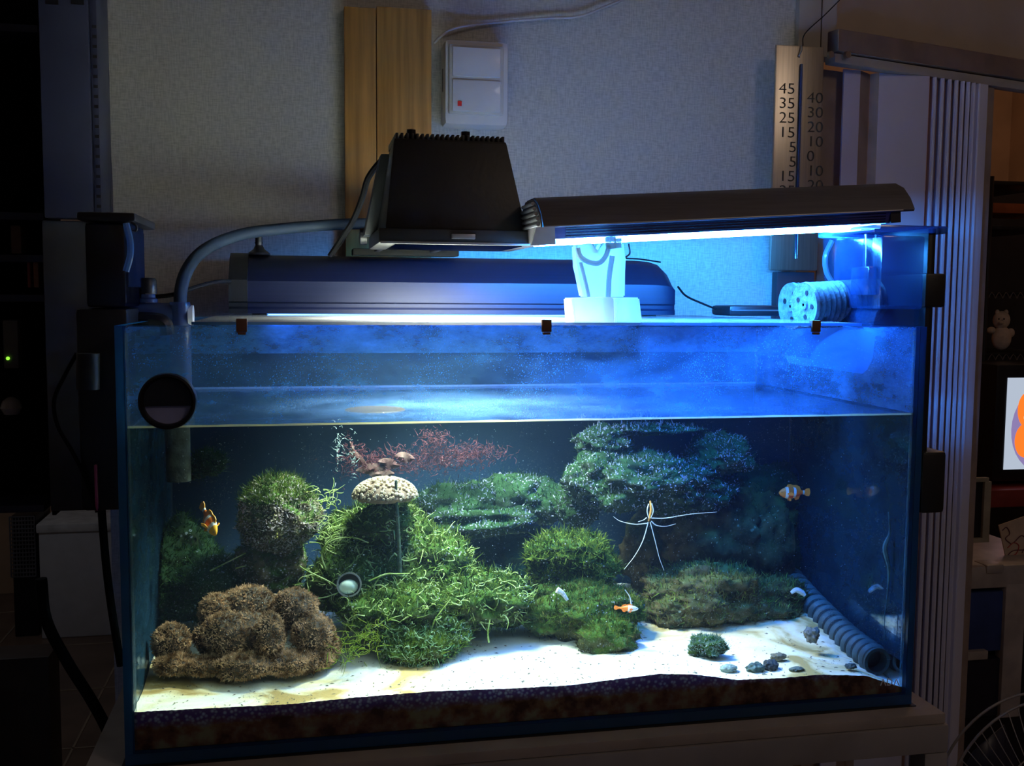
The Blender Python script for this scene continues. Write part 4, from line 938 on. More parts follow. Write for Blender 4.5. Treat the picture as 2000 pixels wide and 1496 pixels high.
# ================================================================== FISH AND SHRIMP
OR = mat('fish_orange', (.85, .20, .02), .45); OY = mat('fish_yellow_orange', (.95, .42, .03), .45); WH = mat('fish_white', (.9, .92, .9), .4); BK = mat('fish_black', (.01, .01, .012), .3)
def fish(name, label, loc, L_, heading, up=(0, 0, 1), deep=.42, wide=.24, bands=((.22, .32), (.50, .60), (.86, .92)), body=OR, head=OR, tail=OR, halfwhite=None):
    t = thing(name, label, 'fish', tuple(loc)); h = Vector(heading).normalized(); u = Vector(up); u = (u-h*u.dot(h)).normalized(); sd = h.cross(u)
    def W(a, b, c): return Vector(loc)+h*((.5-a)*L_)+u*(b*L_)+sd*(c*L_)
    prof = [(0, .01), (.03, .055), (.08, .10), (.16, .15), (.22, .175), (.32, .20), (.42, .205), (.50, .195), (.60, .165), (.70, .12), (.78, .085), (.86, .065), (.92, .075), (.94, .01)]
    bm = bmesh.new(); rings = []
    for a, r in prof:
        rings.append([bm.verts.new(W(a, r*deep/.42*math.sin(j*math.pi/8), r*wide/.42*math.cos(j*math.pi/8))) for j in range(16)])
    for i in range(len(prof)-1):
        mid = (prof[i][0]+prof[i+1][0])/2
        for j in range(16):
            f_ = bm.faces.new((rings[i][j], rings[i][(j+1) % 16], rings[i+1][(j+1) % 16], rings[i+1][j]))
            f_.material_index = 1 if any(b0 <= mid <= b1 for b0, b1 in bands) else (2 if mid < bands[0][0] else 0)
            if halfwhite is not None: f_.material_index = 1 if mid < halfwhite else 0
    bm.faces.new(rings[0][::-1]); bm.faces.new(rings[-1])
    bd = obj('body', bm, [body, WH, head], t, smooth=80)
    def fin(nm, pts, mt, thick=.012):
        bm = bmesh.new(); a = [bm.verts.new(W(x, y, z+thick)) for x, y, z in pts]; b = [bm.verts.new(W(x, y, z-thick)) for x, y, z in pts]; n = len(pts)
        bm.faces.new(a); bm.faces.new(b[::-1])
        for i in range(n): bm.faces.new((a[i], b[i], b[(i+1) % n], a[(i+1) % n]))
        obj(nm, bm, mt, t, smooth=0)
    k = deep/.42
    fin('tail_fin', [(.90, .05*k, 0), (1.0, .12*k, 0), (1.10, .13*k, 0), (1.13, .06*k, 0), (1.14, 0, 0), (1.13, -.06*k, 0), (1.10, -.13*k, 0), (1.0, -.12*k, 0), (.90, -.05*k, 0)], tail)
    fin('dorsal_fin', [(.25, .17*k, 0), (.32, .27*k, 0), (.42, .28*k, 0), (.52, .24*k, 0), (.62, .25*k, 0), (.74, .20*k, 0), (.80, .08*k, 0)], tail)
    fin('anal_fin', [(.55, -.16*k, 0), (.62, -.25*k, 0), (.72, -.22*k, 0), (.78, -.08*k, 0)], tail)
    for sg in (1, -1):
        fin('pectoral_fin', [(.26, -.02, sg*.10*wide/.24), (.36, .05, sg*.22*wide/.24), (.44, .0, sg*.26*wide/.24), (.42, -.07, sg*.23*wide/.24), (.32, -.07, sg*.14*wide/.24)], tail)
        fin('pelvic_fin', [(.3, -.15*k, sg*.04), (.38, -.27*k, sg*.07), (.44, -.25*k, sg*.06), (.42, -.16*k, sg*.04)], tail)
        e = W(.085, .035*k, sg*.062*wide/.24); bm = bmesh.new(); ball(bm, e, .018*L_, 8); obj('eye', bm, BK, bd)
    return t, W
fish('clownfish', 'orange clownfish with white bands diving head-down at the left', PW(409, 1018, .19), .044, (.35, -.62, -.62), up=(.5, -.6, .6), head=OY, tail=OY)
fish('clownfish', 'dim orange clownfish swimming level in the dark blue right side', PW(1548, 962, .28), .042, (-1, -.1, .02), body=mat('fish_red_orange', (.8, .12, .01), .4))
ft, W = fish('firefish', 'slender white-fronted fish with orange tail end, above the sand gap', PW(1226, 1188, .12), .027, (1, -.1, -.08), deep=.30, wide=.2, halfwhite=.55, tail=OR)
obj('dorsal_ray', TB([PW(1233, 1181, .12), PW(1230, 1166, .12), PW(1221, 1152, .12)], lambda t: .0009-.0004*t, n=6), WH, ft, label='long white ray')
sp_ = thing('banded_shrimp', 'small shrimp with long white antennae hanging below the arching rock', 'shrimp', tuple(PW(1268, 1010, .2)))
YS = .2
obj('body', TB([PW(1270, 978, YS+.004), PW(1272, 995, YS), PW(1270, 1008, YS), PW(1267, 1018, YS)], lambda t: .0008+.0012*math.sin(math.pi*(.1+.8*t)), n=10), mat('shrimp_orange', (.45, .22, .05), .4, var=.5, scale=300), sp_)
SWH = mat('antenna_white', (.9, .9, .8), .4)
for pts, r in (([(1273, 1012), (1300, 1012), (1350, 1004), (1400, 1000)], .0008), ([(1265, 1022), (1240, 1024), (1212, 1018), (1198, 1009)], .0008), ([(1272, 1018), (1282, 1026), (1300, 1028), (1320, 1023)], .0008),
               ([(1266, 1020), (1256, 1055), (1240, 1085), (1219, 1112)], .0007), ([(1270, 1020), (1280, 1058), (1288, 1090), (1297, 1114)], .0006), ([(1263, 1011), (1256, 1016), (1246, 1019)], .0007)):
    obj('antenna', TB([PW(px, py, YS-.003) for px, py in pts], (lambda r: (lambda t: r*(1.1-.7*t)))(r), n=6), SWH, sp_)
for pts in ([(1267, 1012), (1264, 998), (1267, 984)], [(1271, 1012), (1276, 998), (1273, 983)]):
    obj('claw', TB([PW(px, py, YS-.004) for px, py in pts], lambda t: .0005+.0003*t, n=6), SWH, sp_)

# ================================================================== EQUIPMENT ON THE TANK
# black reflector housing lying on the rear rim
fx_ = thing('light_fixture', 'long dark metallic light housing lying along the back of the aquarium rim', 'lamp', tuple(P(880, 618, y=.37)))
xl = P(447, 600, y=.37).x; xr = P(1322, 600, y=.37).x; z0 = TH+.0058
zf = P(700, 545, y=.37).z; zt2 = P(700, 500, y=.40).z
prof = [(0, z0), (0, z0+.006), (.003, z0+.009), (.003, z0+.014), (.0, z0+.016), (.0, zf-.004), (.004, zf), (.030, zf+(zt2-zf)*.75), (.05, zt2), (.10, zt2), (.118, zf+.01), (.12, z0)]
bm = bmesh.new(); secs = []
xsn = [xl+.025, xr-.055, xr-.030, xr-.014, xr-.005, xr]; sc = [1, 1, .97, .88, .70, .45]
for x, q in zip(xsn, sc):
    secs.append([bm.verts.new((x, .37+u+(1-q)*(.06-u)*.25, z if z <= z0+.03 else z0+.03+(z-z0-.03)*q)) for u, z in prof])
for i in range(len(secs)-1):
    for j in range(len(prof)): bm.faces.new((secs[i][j], secs[i][(j+1) % len(prof)], secs[i+1][(j+1) % len(prof)], secs[i+1][j]))
bm.faces.new(secs[0][::-1]); bm.faces.new(secs[-1])
obj('housing', bm, M['fixture'], fx_, smooth=25)
bm = bmesh.new(); prism(bm, prof, lambda u, z, s: (xl+s*.0248, .368+u*1.02, z0+(z-z0)*1.03)); obj('end_cap', bm, M['black'], fx_)
for x in (xl+.03, xr-.05): obj('foot', BB((x, .375, TH+.0042), (x+.02, .48, z0-.0002), .001), M['black'], fx_)
obj('diffuser', BB((xl+.035, .40, z0-.0007), (xr-.06, .475, z0-.0002)), emis('fixture_diffuser', (.12, .36, 1.0), 3.0), fx_, smooth=0)
# suction cup on the housing
p = P(505, 495, y=.41)
sc_ = thing('suction_cup', 'small black rubber suction cup sitting on the left end of the light housing', 'suction cup', (p.x, .41, zt2))
bm = bmesh.new(); lathe(bm, [(.001, 0), (.016, 0), (.015, .003), (.008, .008), (.005, .014), (.006, .018)], origin=(p.x, .425, zt2+.0003)); obj('cup', bm, M['dark'], sc_)
bm = bmesh.new(); cyl(bm, (p.x, .425, zt2+.018), (p.x, .425, zt2+.032), .0052, n=12); obj('nub', bm, M['dark'], sc_)

# black floodlight
fd = thing('floodlight', 'big black halide floodlight with tapered housing above the middle of the tank', 'lamp', tuple(P(890, 480, y=.2)))
ya, yb = .125, .285
def q_(px, py, y): return P(px, py, y=y)
zb0 = q_(900, 478, ya).z; zb1 = q_(900, 449, ya).z; ztp = q_(900, 268, ya).z
xa, xb = q_(738, 470, ya).x, q_(1053, 470, ya).x
xa1, xb1 = q_(745, 448, ya).x, q_(1033, 448, ya).x; xt0, xt1 = q_(772, 268, ya).x, q_(996, 268, ya).x
bm = bmesh.new(); box(bm, (xa, ya-.012, zb0), (xb, yb+.012, zb1), .003); fbz = obj('front_bezel', bm, M['black'], fd)
bm = bmesh.new()
hexa(bm, [(xa1+.004, ya, zb1-.0006), (xb1-.002, ya, zb1-.0006), (xb1-.002, yb, zb1-.0006), (xa1+.004, yb, zb1-.0006), (xt0, ya+.02, ztp), (xt1, ya+.02, ztp), (xt1-.004, yb-.025, ztp), (xt0+.004, yb-.025, ztp)], .004)
obj('housing', bm, M['black'], fd)
bm = bmesh.new()
for i in range(22):
    x = xt0+.004+(xt1-xt0-.008)*i/21; box(bm, (x-.0016, ya+.022, ztp-.002), (x+.0016, yb-.03, ztp+.006), .0006)
stuff(obj('cooling_fin', bm, M['black'], fd))
for px in (803, 909):
    p = q_(px, 262, ya+.03); obj('bolt', CY((p.x, ya+.03, ztp+.002), (p.x, ya+.03, ztp+.011), .0058, n=6), M['dark'], fd)
bm = bmesh.new(); g_ = [(xt0+.006, yb-.024, ztp-.004), (xt0-.004, yb+.0, ztp-.01), (xa1-.010, yb+.03, zb1+.004), (xa1+.006, yb, zb1+.004)]
hexa(bm, [(xa1-.012, yb-.02, zb1), (xa1+.010, yb-.02, zb1), (xa1+.010, yb+.03, zb1), (xa1-.012, yb+.03, zb1), (xt0-.008, yb-.04, ztp-.006), (xt0+.008, yb-.04, ztp-.006), (xt0+.008, yb-.01, ztp-.006), (xt0-.008, yb-.01, ztp-.006)], .002)
obj('gear_box', bm, mat('dark_grey_casting', (.05, .055, .06), .6), fd)
p = q_(905, 462, ya-.014); obj('latch', BB((p.x-.014, ya-.016, p.z-.003), (p.x+.014, ya-.0122, p.z+.003), .001), M['alu'], fbz)
obj('bezel_edge', BB((xa+.002, ya-.0135, zb0-.0005), (xb-.002, ya-.0122, zb0+.0022), .0003), M['alu'], fd)
obj('bracket', BB((q_(690, 486, .36).x, .376, zt2+.0006), (q_(900, 486, .36).x, .42, zt2+.010), .002), M['matt'], fd)
for x in (xa+.012, xa+.09):
    obj('bracket_arm', BB((x, yb-.02, zt2+.005), (x+.008, .375, zb1-.002), .001), M['dark'], fd)
bm = bmesh.new(); cyl(bm, q_(703, 462, .33), q_(716, 462, .33), .011, n=14); obj('knob', bm, M['dark'], fd)
obj('lamp_window', BB((xa+.02, ya+.005, zb0-.0008), (xb-.02, yb-.01, zb0-.0002)), glass_mat('lamp_window'), fd, smooth=0)
tag(obj('lamp_cord', TB([P(752, 308, y=.36), P(735, 325, y=.37), P(718, 350, y=.38), P(708, 385, y=.39), P(690, 430, y=.40), P(665, 470, y=.41), P(645, 500, y=.42)], .0046), M['cable']), 'thick black cord curving down from the floodlight to the light housing', 'cable')
# grey hose
tag(obj('grey_hose', TB([P(352, 598, y=.28), P(353, 570, y=.29), P(362, 535, y=.31), P(385, 500, y=.34), P(425, 474, y=.37), P(480, 456, y=.40), P(540, 448, y=.42), P(620, 441, y=.44), P(700, 437, y=.45), P(800, 440, y=.46)], .0082, n=12), M['rubber']), 'grey-blue hose arching from the left pipe over the light housing', 'hose')
tag(obj('thin_cord', TB([P(300, 580, y=.3), P(340, 575, y=.3), P(385, 560, y=.32), P(420, 551, y=.35), P(450, 549, y=.368)], .0028), M['cable']), 'thin black cord running from the valve to the housing end', 'cable')
tag(obj('timer_cord', TB([P(1324, 560, y=.44), P(1340, 578, y=.42), P(1370, 592, y=.4), P(1400, 604, y=.38), P(1428, 612, y=.36)], .0016), M['cable']), 'thin dark cord from the right end of the housing to the small black box', 'cable')
tag(obj('loop_cord', TB([P(1228, 476, y=.3), P(1230, 495, y=.3), P(1222, 504, y=.35), P(1250, 506, y=.42), P(1290, 512, y=.44)], .0012), M['cable']), 'fine black wire loop behind the acrylic clamp', 'wire')

# left pipe work
pi = thing('overflow_pipe', 'pale translucent upright pipe with elbow at the left end of the tank', 'pipe', tuple(P(352, 640, y=.2)))
yp = .2
px_ = P(352, 640, y=yp).x; rp = 21*SA(352, 640, yp)
bm = bmesh.new(); lathe(bm, [(rp*.9, .30), (rp, .30), (rp, P(352, 590, y=yp).z-.004), (rp*.94, P(352, 590, y=yp).z), (rp*.6, P(352, 590, y=yp).z)], origin=(px_, yp, 0)); obj('upright', bm, M['pipe'], pi)
obj('collar', CY((px_, yp, P(352, 612, y=yp).z), (px_, yp, P(352, 596, y=yp).z), rp*1.13, n=24), M['pipe'], pi)
zz = P(300, 612, y=yp).z
obj('cross_pipe', CY((P(236, 612, y=yp).x, yp, zz), (px_-rp*.6, yp, zz), .0125, n=20), M['pipe'], pi)
obj('side_cap', CY((px_+rp*.8, yp, zz-.002), (px_+rp*1.25, yp, zz-.002), .012, n=20), M['white_pl'], pi, label='bright white end cap')
obj('inner_elbow', TB([(P(270, 622, y=yp-.02).x, yp-.016, zz-.006), (P(305, 620, y=yp-.02).x, yp-.016, zz-.007), (P(322, 625, y=yp-.02).x, yp-.016, zz-.012), (P(326, 640, y=yp-.02).x, yp-.016, zz-.025)], .008), M['dark'], pi)
z_lo = PW(352, 935, .22).z; xw = PW(348, 890, .2).x
obj('lower_pipe', CY((xw, .20, z_lo), (px_*.5+xw*.5, .2, .345), .014, n=18), mat('algae_pipe', (.05, .06, .045), .8, var=.6, scale=80, bump=.5), pi, label='algae-coated lower end')
vl = thing('valve_knob', 'black ribbed valve knob standing on the left cross pipe', 'valve', tuple(P(290, 598, y=.18)))
p = P(290, 595, y=.2)
bm = bmesh.new(); lathe(bm, [(.001, 0), (.0105, 0), (.0105, .004), (.008, .006), (.008, .010)], origin=(p.x, .2, zz+.0128)); obj('base', bm, M['pipe'], vl)
bm = bmesh.new(); lathe(bm, [(.001, 0), (.0098, 0), (.0102, .004), (.0098, .016), (.008, .0185), (.001, .019)], origin=(p.x, .2, zz+.0232), n=12); obj('cap', bm, M['dark'], vl)

# left hang-on filter
hf = thing('hang_on_filter', 'tall black filter box hanging outside the left glass', 'filter', tuple(P(200, 1000, y=.1)))
y1, y2 = .10, .24
a = P(166, 435, y=y1); b = P(242, 435, y=y1); lo = P(150, 1000, y=y1)
obj('chamber', BB((P(170, 640, y=y1).x, y1, P(200, 600, y=y1).z), (-.004, y2, a.z), .004), translucent_mat('smoked_plastic', (.003, .004, .014), amount=.93), hf)
obj('lid', BB((P(152, 425, y=y1).x, y1-.008, P(200, 432, y=y1).z), (P(266, 425, y=y1).x, y2+.008, P(200, 415, y=y1).z), .003), M['dark'], hf)
obj('neck', BB((b.x-.004, y1+.01, P(200, 560, y=y1).z), (P(250, 560, y=y1).x, y2-.02, P(200, 433, y=y1).z), .002), translucent_mat('neck_plastic', (.015, .03, .12), amount=.8), hf)
obj('lower_body', BB((P(150, 800, y=y1).x, y1+.005, P(200, 1000, y=y1).z), (-.004, y2-.01, P(200, 602, y=y1).z), .006), M['dark'], hf)
obj('handle', TB([P(246, 436, y=y1-.004), P(254, 470, y=y1-.004), P(254, 500, y=y1-.004), P(246, 530, y=y1-.004)], .0035), translucent_mat('lever_blue', (.10, .25, .6), amount=.8), hf, label='curved blue handle')
obj('hook', TB([P(256, 434, y=y1-.01), P(266, 440, y=y1-.01), P(266, 450, y=y1-.01), P(258, 450, y=y1-.01)], .0012), M['dark'], hf)
obj('motor', CY(P(172, 760, y=y1-.01), P(172, 690, y=y1-.01), .012, n=16), M['dark'], hf)
obj('red_strip', BB((P(184, 905, y=y1-.0).x, y1-.002, P(184, 998, y=y1).z), (P(189, 905, y=y1).x, y1+.004, P(184, 908, y=y1).z), .0005), mat('magenta', (.5, .08, .2), .4), hf, label='thin magenta strip')

# round black ringed magnet cleaner on the front glass
mg = P(327, 784, y=-.006); rm = 58*SA(327, 784, -.006)
md = thing('magnet_cleaner', 'round black ring gauge with grey lower segment stuck on the left front glass', 'cleaner', (mg.x, -.006, mg.z))
bm = bmesh.new(); lathe(bm, [(rm*.80, 0), (rm*.82, .009), (rm*.9, .012), (rm*.97, .010), (rm, .005), (rm, 0)], origin=(mg.x, -.0004, mg.z), axis=(0, -1, 0), n=48); obj('ring', bm, M['dark'], md)
def segdisc(top):
    bm = bmesh.new(); pts = []; h = -.20; a0 = math.asin(h); rr = rm*.83
    if top: an = [a0+(math.pi-2*a0)*i/40 for i in range(41)]
    else: an = [math.pi-a0+(math.pi+2*a0)*i/30 for i in range(31)]
    for a in an: pts.append((mg.x+rr*math.cos(a), mg.z+rr*math.sin(a)))
    th_ = .005 if top else .002
    A = [bm.verts.new((x, -.0005-th_, z)) for x, z in pts]; B = [bm.verts.new((x, -.0005, z)) for x, z in pts]
    bm.faces.new(A); bm.faces.new(B[::-1])
    for i in range(len(pts)): bm.faces.new((A[i], B[i], B[(i+1) % len(pts)], A[(i+1) % len(pts)]))
    return bm
obj('upper_face', segdisc(True), M['dark'], md, smooth=0)
obj('lower_face', segdisc(False), mat('grey_face', (.34, .36, .60), .3), md, smooth=0, label='grey-blue lower segment')

# hood lamp (silver-grey reflector with blue tube)
ha = P(1062, 470, y=.045); hb = P(1760, 436, y=.045)
hd = thing('hood_lamp', 'tilted grey metal hood lamp with a glowing blue tube along its underside', 'lamp', tuple(ha))
ax_ = (hb-ha); hl = ax_.length; ax_.normalize()
hu = Vector((0, 0, 1)); hu = (hu-ax_*hu.dot(ax_)).normalized(); hn = Vector((0, 1, 0))
def hf_(u, v, s, e0=0, e1=0): return ha+ax_*(-e0+(hl+e0+e1)*s)+hn*u+hu*v
s_ = SA(1300, 450, .045)
out_ = [(-.002, 22*s_), (-.004, 26*s_), (.004, 48*s_), (.018, 70*s_), (.036, 82*s_), (.075, 82*s_), (.095, 66*s_), (.108, 38*s_), (.112, 5*s_), (.110, 5*s_), (.104, 36*s_), (.092, 62*s_), (.072, 77*s_), (.038, 77*s_), (.020, 66*s_), (.007, 46*s_), (.0, 26*s_)]
bm = bmesh.new(); prism(bm, out_, lambda u, v, s: hf_(u, v, s, 0, .016)); obj('reflector', bm, M['gunmetal'], hd, smooth=40)
bm = bmesh.new(); prism(bm, [(-.001, 23*s_), (.003, 2*s_), (.005, 2*s_), (.002, 24*s_)], lambda u, v, s: hf_(u, v, s, .0, -.012)); fsc = obj('fascia', bm, mat('fascia_grey', (.10, .10, .22), .35, metal=.3), hd)
for k in range(4):
    bm = bmesh.new(); prism(bm, [(.0018-k*.0008, (4+k*5)*s_), (.0010-k*.0008, (6+k*5)*s_), (.004-k*.0008, (6+k*5)*s_), (.0045-k*.0008, (4+k*5)*s_)], lambda u, v, s: hf_(u, v, s, -.026, -.02)); obj('slat', bm, M['dark'], fsc)
obj('bright_lip', TB([hf_(-.0045, 24.5*s_, 0), hf_(-.0045, 24.5*s_, 1)], .0011), M['alu'], hd)
# louvred end cap at the left
ec = [(.0, 0), (-.002, 23*s_), (.004, 46*s_), (.019, 68*s_), (.037, 79*s_), (.074, 79*s_), (.094, 64*s_), (.106, 38*s_), (.110, 14*s_), (.100, 0)]
bm = bmesh.new(); prism(bm, ec, lambda u, v, s: ha+ax_*(-.0025+.002*s)+hn*u+hu*v); epl = obj('end_plate', bm, M['gunmetal'], hd, smooth=0)
for k in range(5):
    v0_ = (30+10*k)*s_; u0 = .004+max(0, k-1)*.007
    bm = bmesh.new(); cyl(bm, ha-ax_*.0045+hn*u0+hu*v0_, ha-ax_*.0045+hn*(.105-u0)+hu*v0_, .0022, n=8); obj('louvre', bm, M['alu'], epl)
bm = bmesh.new(); prism(bm, [(-.006, -8*s_), (-.006, 24*s_), (.000, 24*s_), (.002, -8*s_)], lambda u, v, s: ha+ax_*(-.016*(1-s)*(1 if v < 0 else .55)+.012*s)+hn*u+hu*v); obj('end_bracket', bm, mat('end_white', (.75, .8, .85), .4), hd, label='bright pale end bracket')
bm = bmesh.new(); cyl(bm, hf_(.014, -2.5*s_, 0.01), hf_(.014, -2.5*s_, .955), 4.5*s_, n=16); obj('blue_tube', bm, emis('blue_tube_glow', (.06, .30, 1.0), 22.0), hd, label='glowing blue tube')
bm = bmesh.new(); cyl(bm, hf_(.07, 0, 0.01), hf_(.07, 0, .97), 6*s_, n=16); obj('blue_tube', bm, emis('blue_tube_glow_rear', (.03, .31, 1.0), 800.0), hd, label='glowing blue tube')
bm = bmesh.new(); prism(bm, [(-.002, 2*s_), (-.002, 23*s_), (.05, 23*s_), (.05, 2*s_)], lambda u, v, s: hf_(u+.001, v, .968+.03*s)); obj('end_block', bm, M['black'], hd)

# acrylic clamp
yc = .012
ac = thing('acrylic_clamp', 'translucent frosted plastic clamp standing on the front rim holding up the hood lamp', 'clamp', tuple(P(1186, 634, y=yc)))
def poly_plate(name, pxs, y0_, y1_, mt, parent, bev=.0015, label=None):
    bm = bmesh.new(); A = [bm.verts.new(P(a, b, y=y0_)) for a, b in pxs]; B = [bm.verts.new((v.co.x, y1_, v.co.z)) for v in A]; n = len(pxs)
    bm.faces.new(A); bm.faces.new(B[::-1])
    for i in range(n): bm.faces.new((A[i], B[i], B[(i+1) % n], A[(i+1) % n]))
    if bev: bmesh.ops.bevel(bm, geom=list(bm.edges), offset=bev, segments=2, affect='EDGES')
    return obj(name, bm, mt, parent, label=label)
poly_plate('base_block', [(1117, 582), (1199, 580), (1201, 632), (1121, 632)], yc-.008, yc+.030, M['acrylic'], ac)
poly_plate('base_side', [(1201, 581), (1249, 581), (1255, 632), (1203, 632)], yc-.006, yc+.032, M['acrylic'], ac)
poly_plate('arm', [(1125, 478), (1158, 474), (1168, 496), (1176, 474), (1218, 474), (1222, 505), (1221, 580), (1140, 580), (1128, 520)], yc, yc+.020, M['acrylic'], ac)
obj('loop', TB([P(1128, 484, y=yc-.002), P(1133, 500, y=yc-.002), P(1148, 511, y=yc-.002), P(1168, 514, y=yc-.002), P(1182, 502, y=yc-.002), P(1190, 480, y=yc-.002)], .0028), M['acrylic'], ac)
obj('rib', TB([P(1134, 512, y=yc-.001), P(1146, 560, y=yc-.001), P(1150, 580, y=yc-.001)], .002), M['acrylic'], ac)
obj('rib', TB([P(1196, 500, y=yc-.001), P(1190, 540, y=yc-.001), P(1188, 580, y=yc-.001)], .003), M['acrylic'], ac)
obj('thumb_screw', CY(P(1192, 462, y=yc), P(1194, 486, y=yc), .006, n=12), M['acrylic'], ac)
obj('thumb_screw', CY(P(1207, 466, y=yc), P(1208, 484, y=yc), .004, n=12), M['acrylic'], ac)

# small black box on the cover
p = P(1424, 624, y=.33); q = P(1530, 597, y=.33)
tb = thing('small_black_box', 'small black box lying on the lid between the housing and the ribbed tube', 'box', (p.x, .33, zc))
obj('case', BB((p.x, .33, zc+.0045), (q.x, .40, q.z), .006), M['dark'], tb)
obj('cover_edge', BB((p.x+.003, .3285, q.z-.008), (q.x-.003, .331, q.z-.006)), M['alu'], tb)

# right hang-on filter ----------------------------------------------------
rf = thing('hang_on_filter', 'black and clear hang-on filter clipped over the right rim of the aquarium', 'filter', (TW, .05, TH))
xo0 = TW+.002; yk = .008
xo1 = P(1842, 600, y=yk).x
obj('outer_body', BB((xo0, yk, P(1842, 998, y=yk).z+.01), (P(1818, 600, y=yk).x+.004, yk+.12, P(1842, 445, y=yk).z), .004), M['dark'], rf)
obj('motor_box', BB((xo0+.001, yk-.006, P(1842, 1000, y=yk).z), (P(1841, 950, y=yk).x, yk+.10, P(1842, 880, y=yk).z), .005), M['black'], rf)
obj('side_strap', BB((P(1808, 460, y=yk).x, yk-.004, P(1810, 600, y=yk).z), (xo1, yk+.10, P(1810, 534, y=yk).z), .003), M['black'], rf)
obj('top_lid', BB((P(1704, 450, y=yk).x, yk-.004, P(1800, 456, y=yk).z), (xo1, yk+.13, P(1800, 441, y=yk).z), .003), translucent_mat('lid_smoke', (.02, .05, .18), amount=.8), rf)
cblue = translucent_mat('blue_clear', (.015, .05, .15), amount=.45, frost=.5)
obj('chamber', BB((P(1722, 500, y=yk).x, yk, P(1800, 604, y=yk).z), (P(1806, 500, y=yk).x, yk+.11, P(1800, 461, y=yk).z), .003), cblue, rf)
obj('tube_riser', CY((P(1708, 500, y=yk+.02).x, yk+.03, P(1708, 556, y=yk+.02).z), (P(1708, 500, y=yk+.02).x, yk+.03, P(1708, 456, y=yk+.02).z), .008, n=14), cblue, rf)
obj('socket', BB((P(1696, 540, y=yk+.01).x, yk+.01, P(1700, 576, y=yk+.01).z), (P(1722, 540, y=yk+.01).x, yk+.05, P(1700, 520, y=yk+.01).z), .002), cblue, rf)
# spout inside the tank
bm = bmesh.new()
sp1 = [(1712, 610), (1722, 600), (1802, 596), (1806, 636), (1704, 640)]
A = [bm.verts.new(P(a, b, y=.02)) for a, b in sp1]; B = [bm.verts.new((v.co.x, .10, v.co.z)) for v in A]
bm.faces.new(A)
for i in range(5): bm.faces.new((A[i], B[i], B[(i+1) % 5], A[(i+1) % 5]))
obj('spout_hood', bm, cblue, rf)
bm = bmesh.new()
sp2 = [(1712, 642), (1704, 700), (1694, 722), (1684, 730), (1590, 716), (1580, 700), (1600, 670), (1640, 645)]
A = [bm.verts.new(P(a, b, y=.035)) for a, b in sp2]; B = [bm.verts.new((v.co.x+.0, .10, v.co.z)) for v in A]; n = len(sp2)
bm.faces.new(A); bm.faces.new(B[::-1])
for i in range(n-3): bm.faces.new((A[i], B[i], B[(i+1) % n], A[(i+1) % n]))
obj('spout_bowl', bm, translucent_mat('spout_clear', (.08, .26, .6), amount=.6, frost=.5), rf)
# ribbed intake drum lying on the rim
rd = thing('ribbed_drum', 'pale ribbed double drum lying on the right end of the lid', 'drum', tuple(P(1600, 632, y=.1)))
for k, (pa, pb, ye, r_px) in enumerate((((1574, 595), (1712, 585), .10, 40), ((1548, 598), (1700, 588), .19, 42))):
    A_ = P(*pa, y=ye); B_ = P(*pb, y=ye+.012); d_ = (B_-A_); Ln = d_.length; d_.normalize(); r_ = r_px*SA(pa[0], pa[1], ye)
    pr = []; nr_ = 90
    for i in range(nr_+1): pr.append((r_*(.94+.06*math.sin(i/nr_*Ln/.0075*2*math.pi)), Ln*i/nr_))
    bm = bmesh.new(); lathe(bm, [(r_*.25, 0)]+pr+[(r_*.3, Ln)], origin=A_, axis=d_, n=32)
    obj('drum_wall', bm, mat('pale_sponge_%d' % k, (.05, .07, .085), .8, var=.3, scale=120, bump=.6), rd, smooth=50)
    bm = bmesh.new(); lathe(bm, [(.002, -.004), (r_*.22, -.004), (r_*.26, -.0015), (r_*.85, -.0015), (r_*1.0, -.003), (r_*1.02, .001), (r_*.95, .003)], origin=A_, axis=d_, n=32)
    ef = obj('end_face', bm, mat('end_face_%d' % k, (.09, .13, .15), .8, var=.3, scale=150, bump=.6), rd)
    for an in (0.4, 1.9, 3.3, 4.7):
        q = d_.to_track_quat('Z', 'Y').to_matrix() @ Vector((math.cos(an)*r_*.55, math.sin(an)*r_*.55, 0)); o1 = A_+q
        obj('hole', CY(o1-d_*.0022, o1-d_*.0012, r_*.12, n=10), M['black'], ef)
# beaker behind
bk = P(1648, 540, y=.30)
be = thing('clear_beaker', 'clear blue-lit plastic beaker hanging behind the right end of the hood lamp', 'cup', tuple(bk))
s9 = SA(1648, 500, .3); zt9 = P(1648, 458, y=.3).z; zb9 = P(1648, 552, y=.3).z
bm = bmesh.new(); lathe(bm, [(.001, zb9), (30*s9, zb9), (34*s9, zb9+.006), (38*s9, zt9-.004), (45*s9, zt9-.002), (45*s9, zt9), (36*s9, zt9), (32*s9, zb9+.008), (.001, zb9+.004)], origin=(bk.x, .3, 0), n=28); obj('cup', bm, translucent_mat('beaker_blue', (.06, .18, .42), amount=.5, frost=.6), be)
obj('handle', TB([P(1625, 470, y=.27), P(1612, 500, y=.27), P(1614, 530, y=.27), P(1626, 552, y=.27)], .004), translucent_mat('handle_pale', (.2, .35, .5), amount=.9), be)
obj('holder', BB((bk.x-.004, .335, TH+.004), (bk.x+.07, .345, zb9+.05), .002), M['dark'], be)
# wall panel below thermometer on the right of the wall (dark cupboard edge)
a = P(1520, 458, y=.57); b = P(1594, 458, y=.57)
dp = obj('dark_panel', BB((a.x, .57, P(1520, 640, y=.57).z-.15), (b.x, .59, zb-.002), .002), mat('dark_brown_panel', (.04, .03, .045), .5)); tag(dp, 'dark narrow panel below the thermometer behind the hood lamp', 'panel')

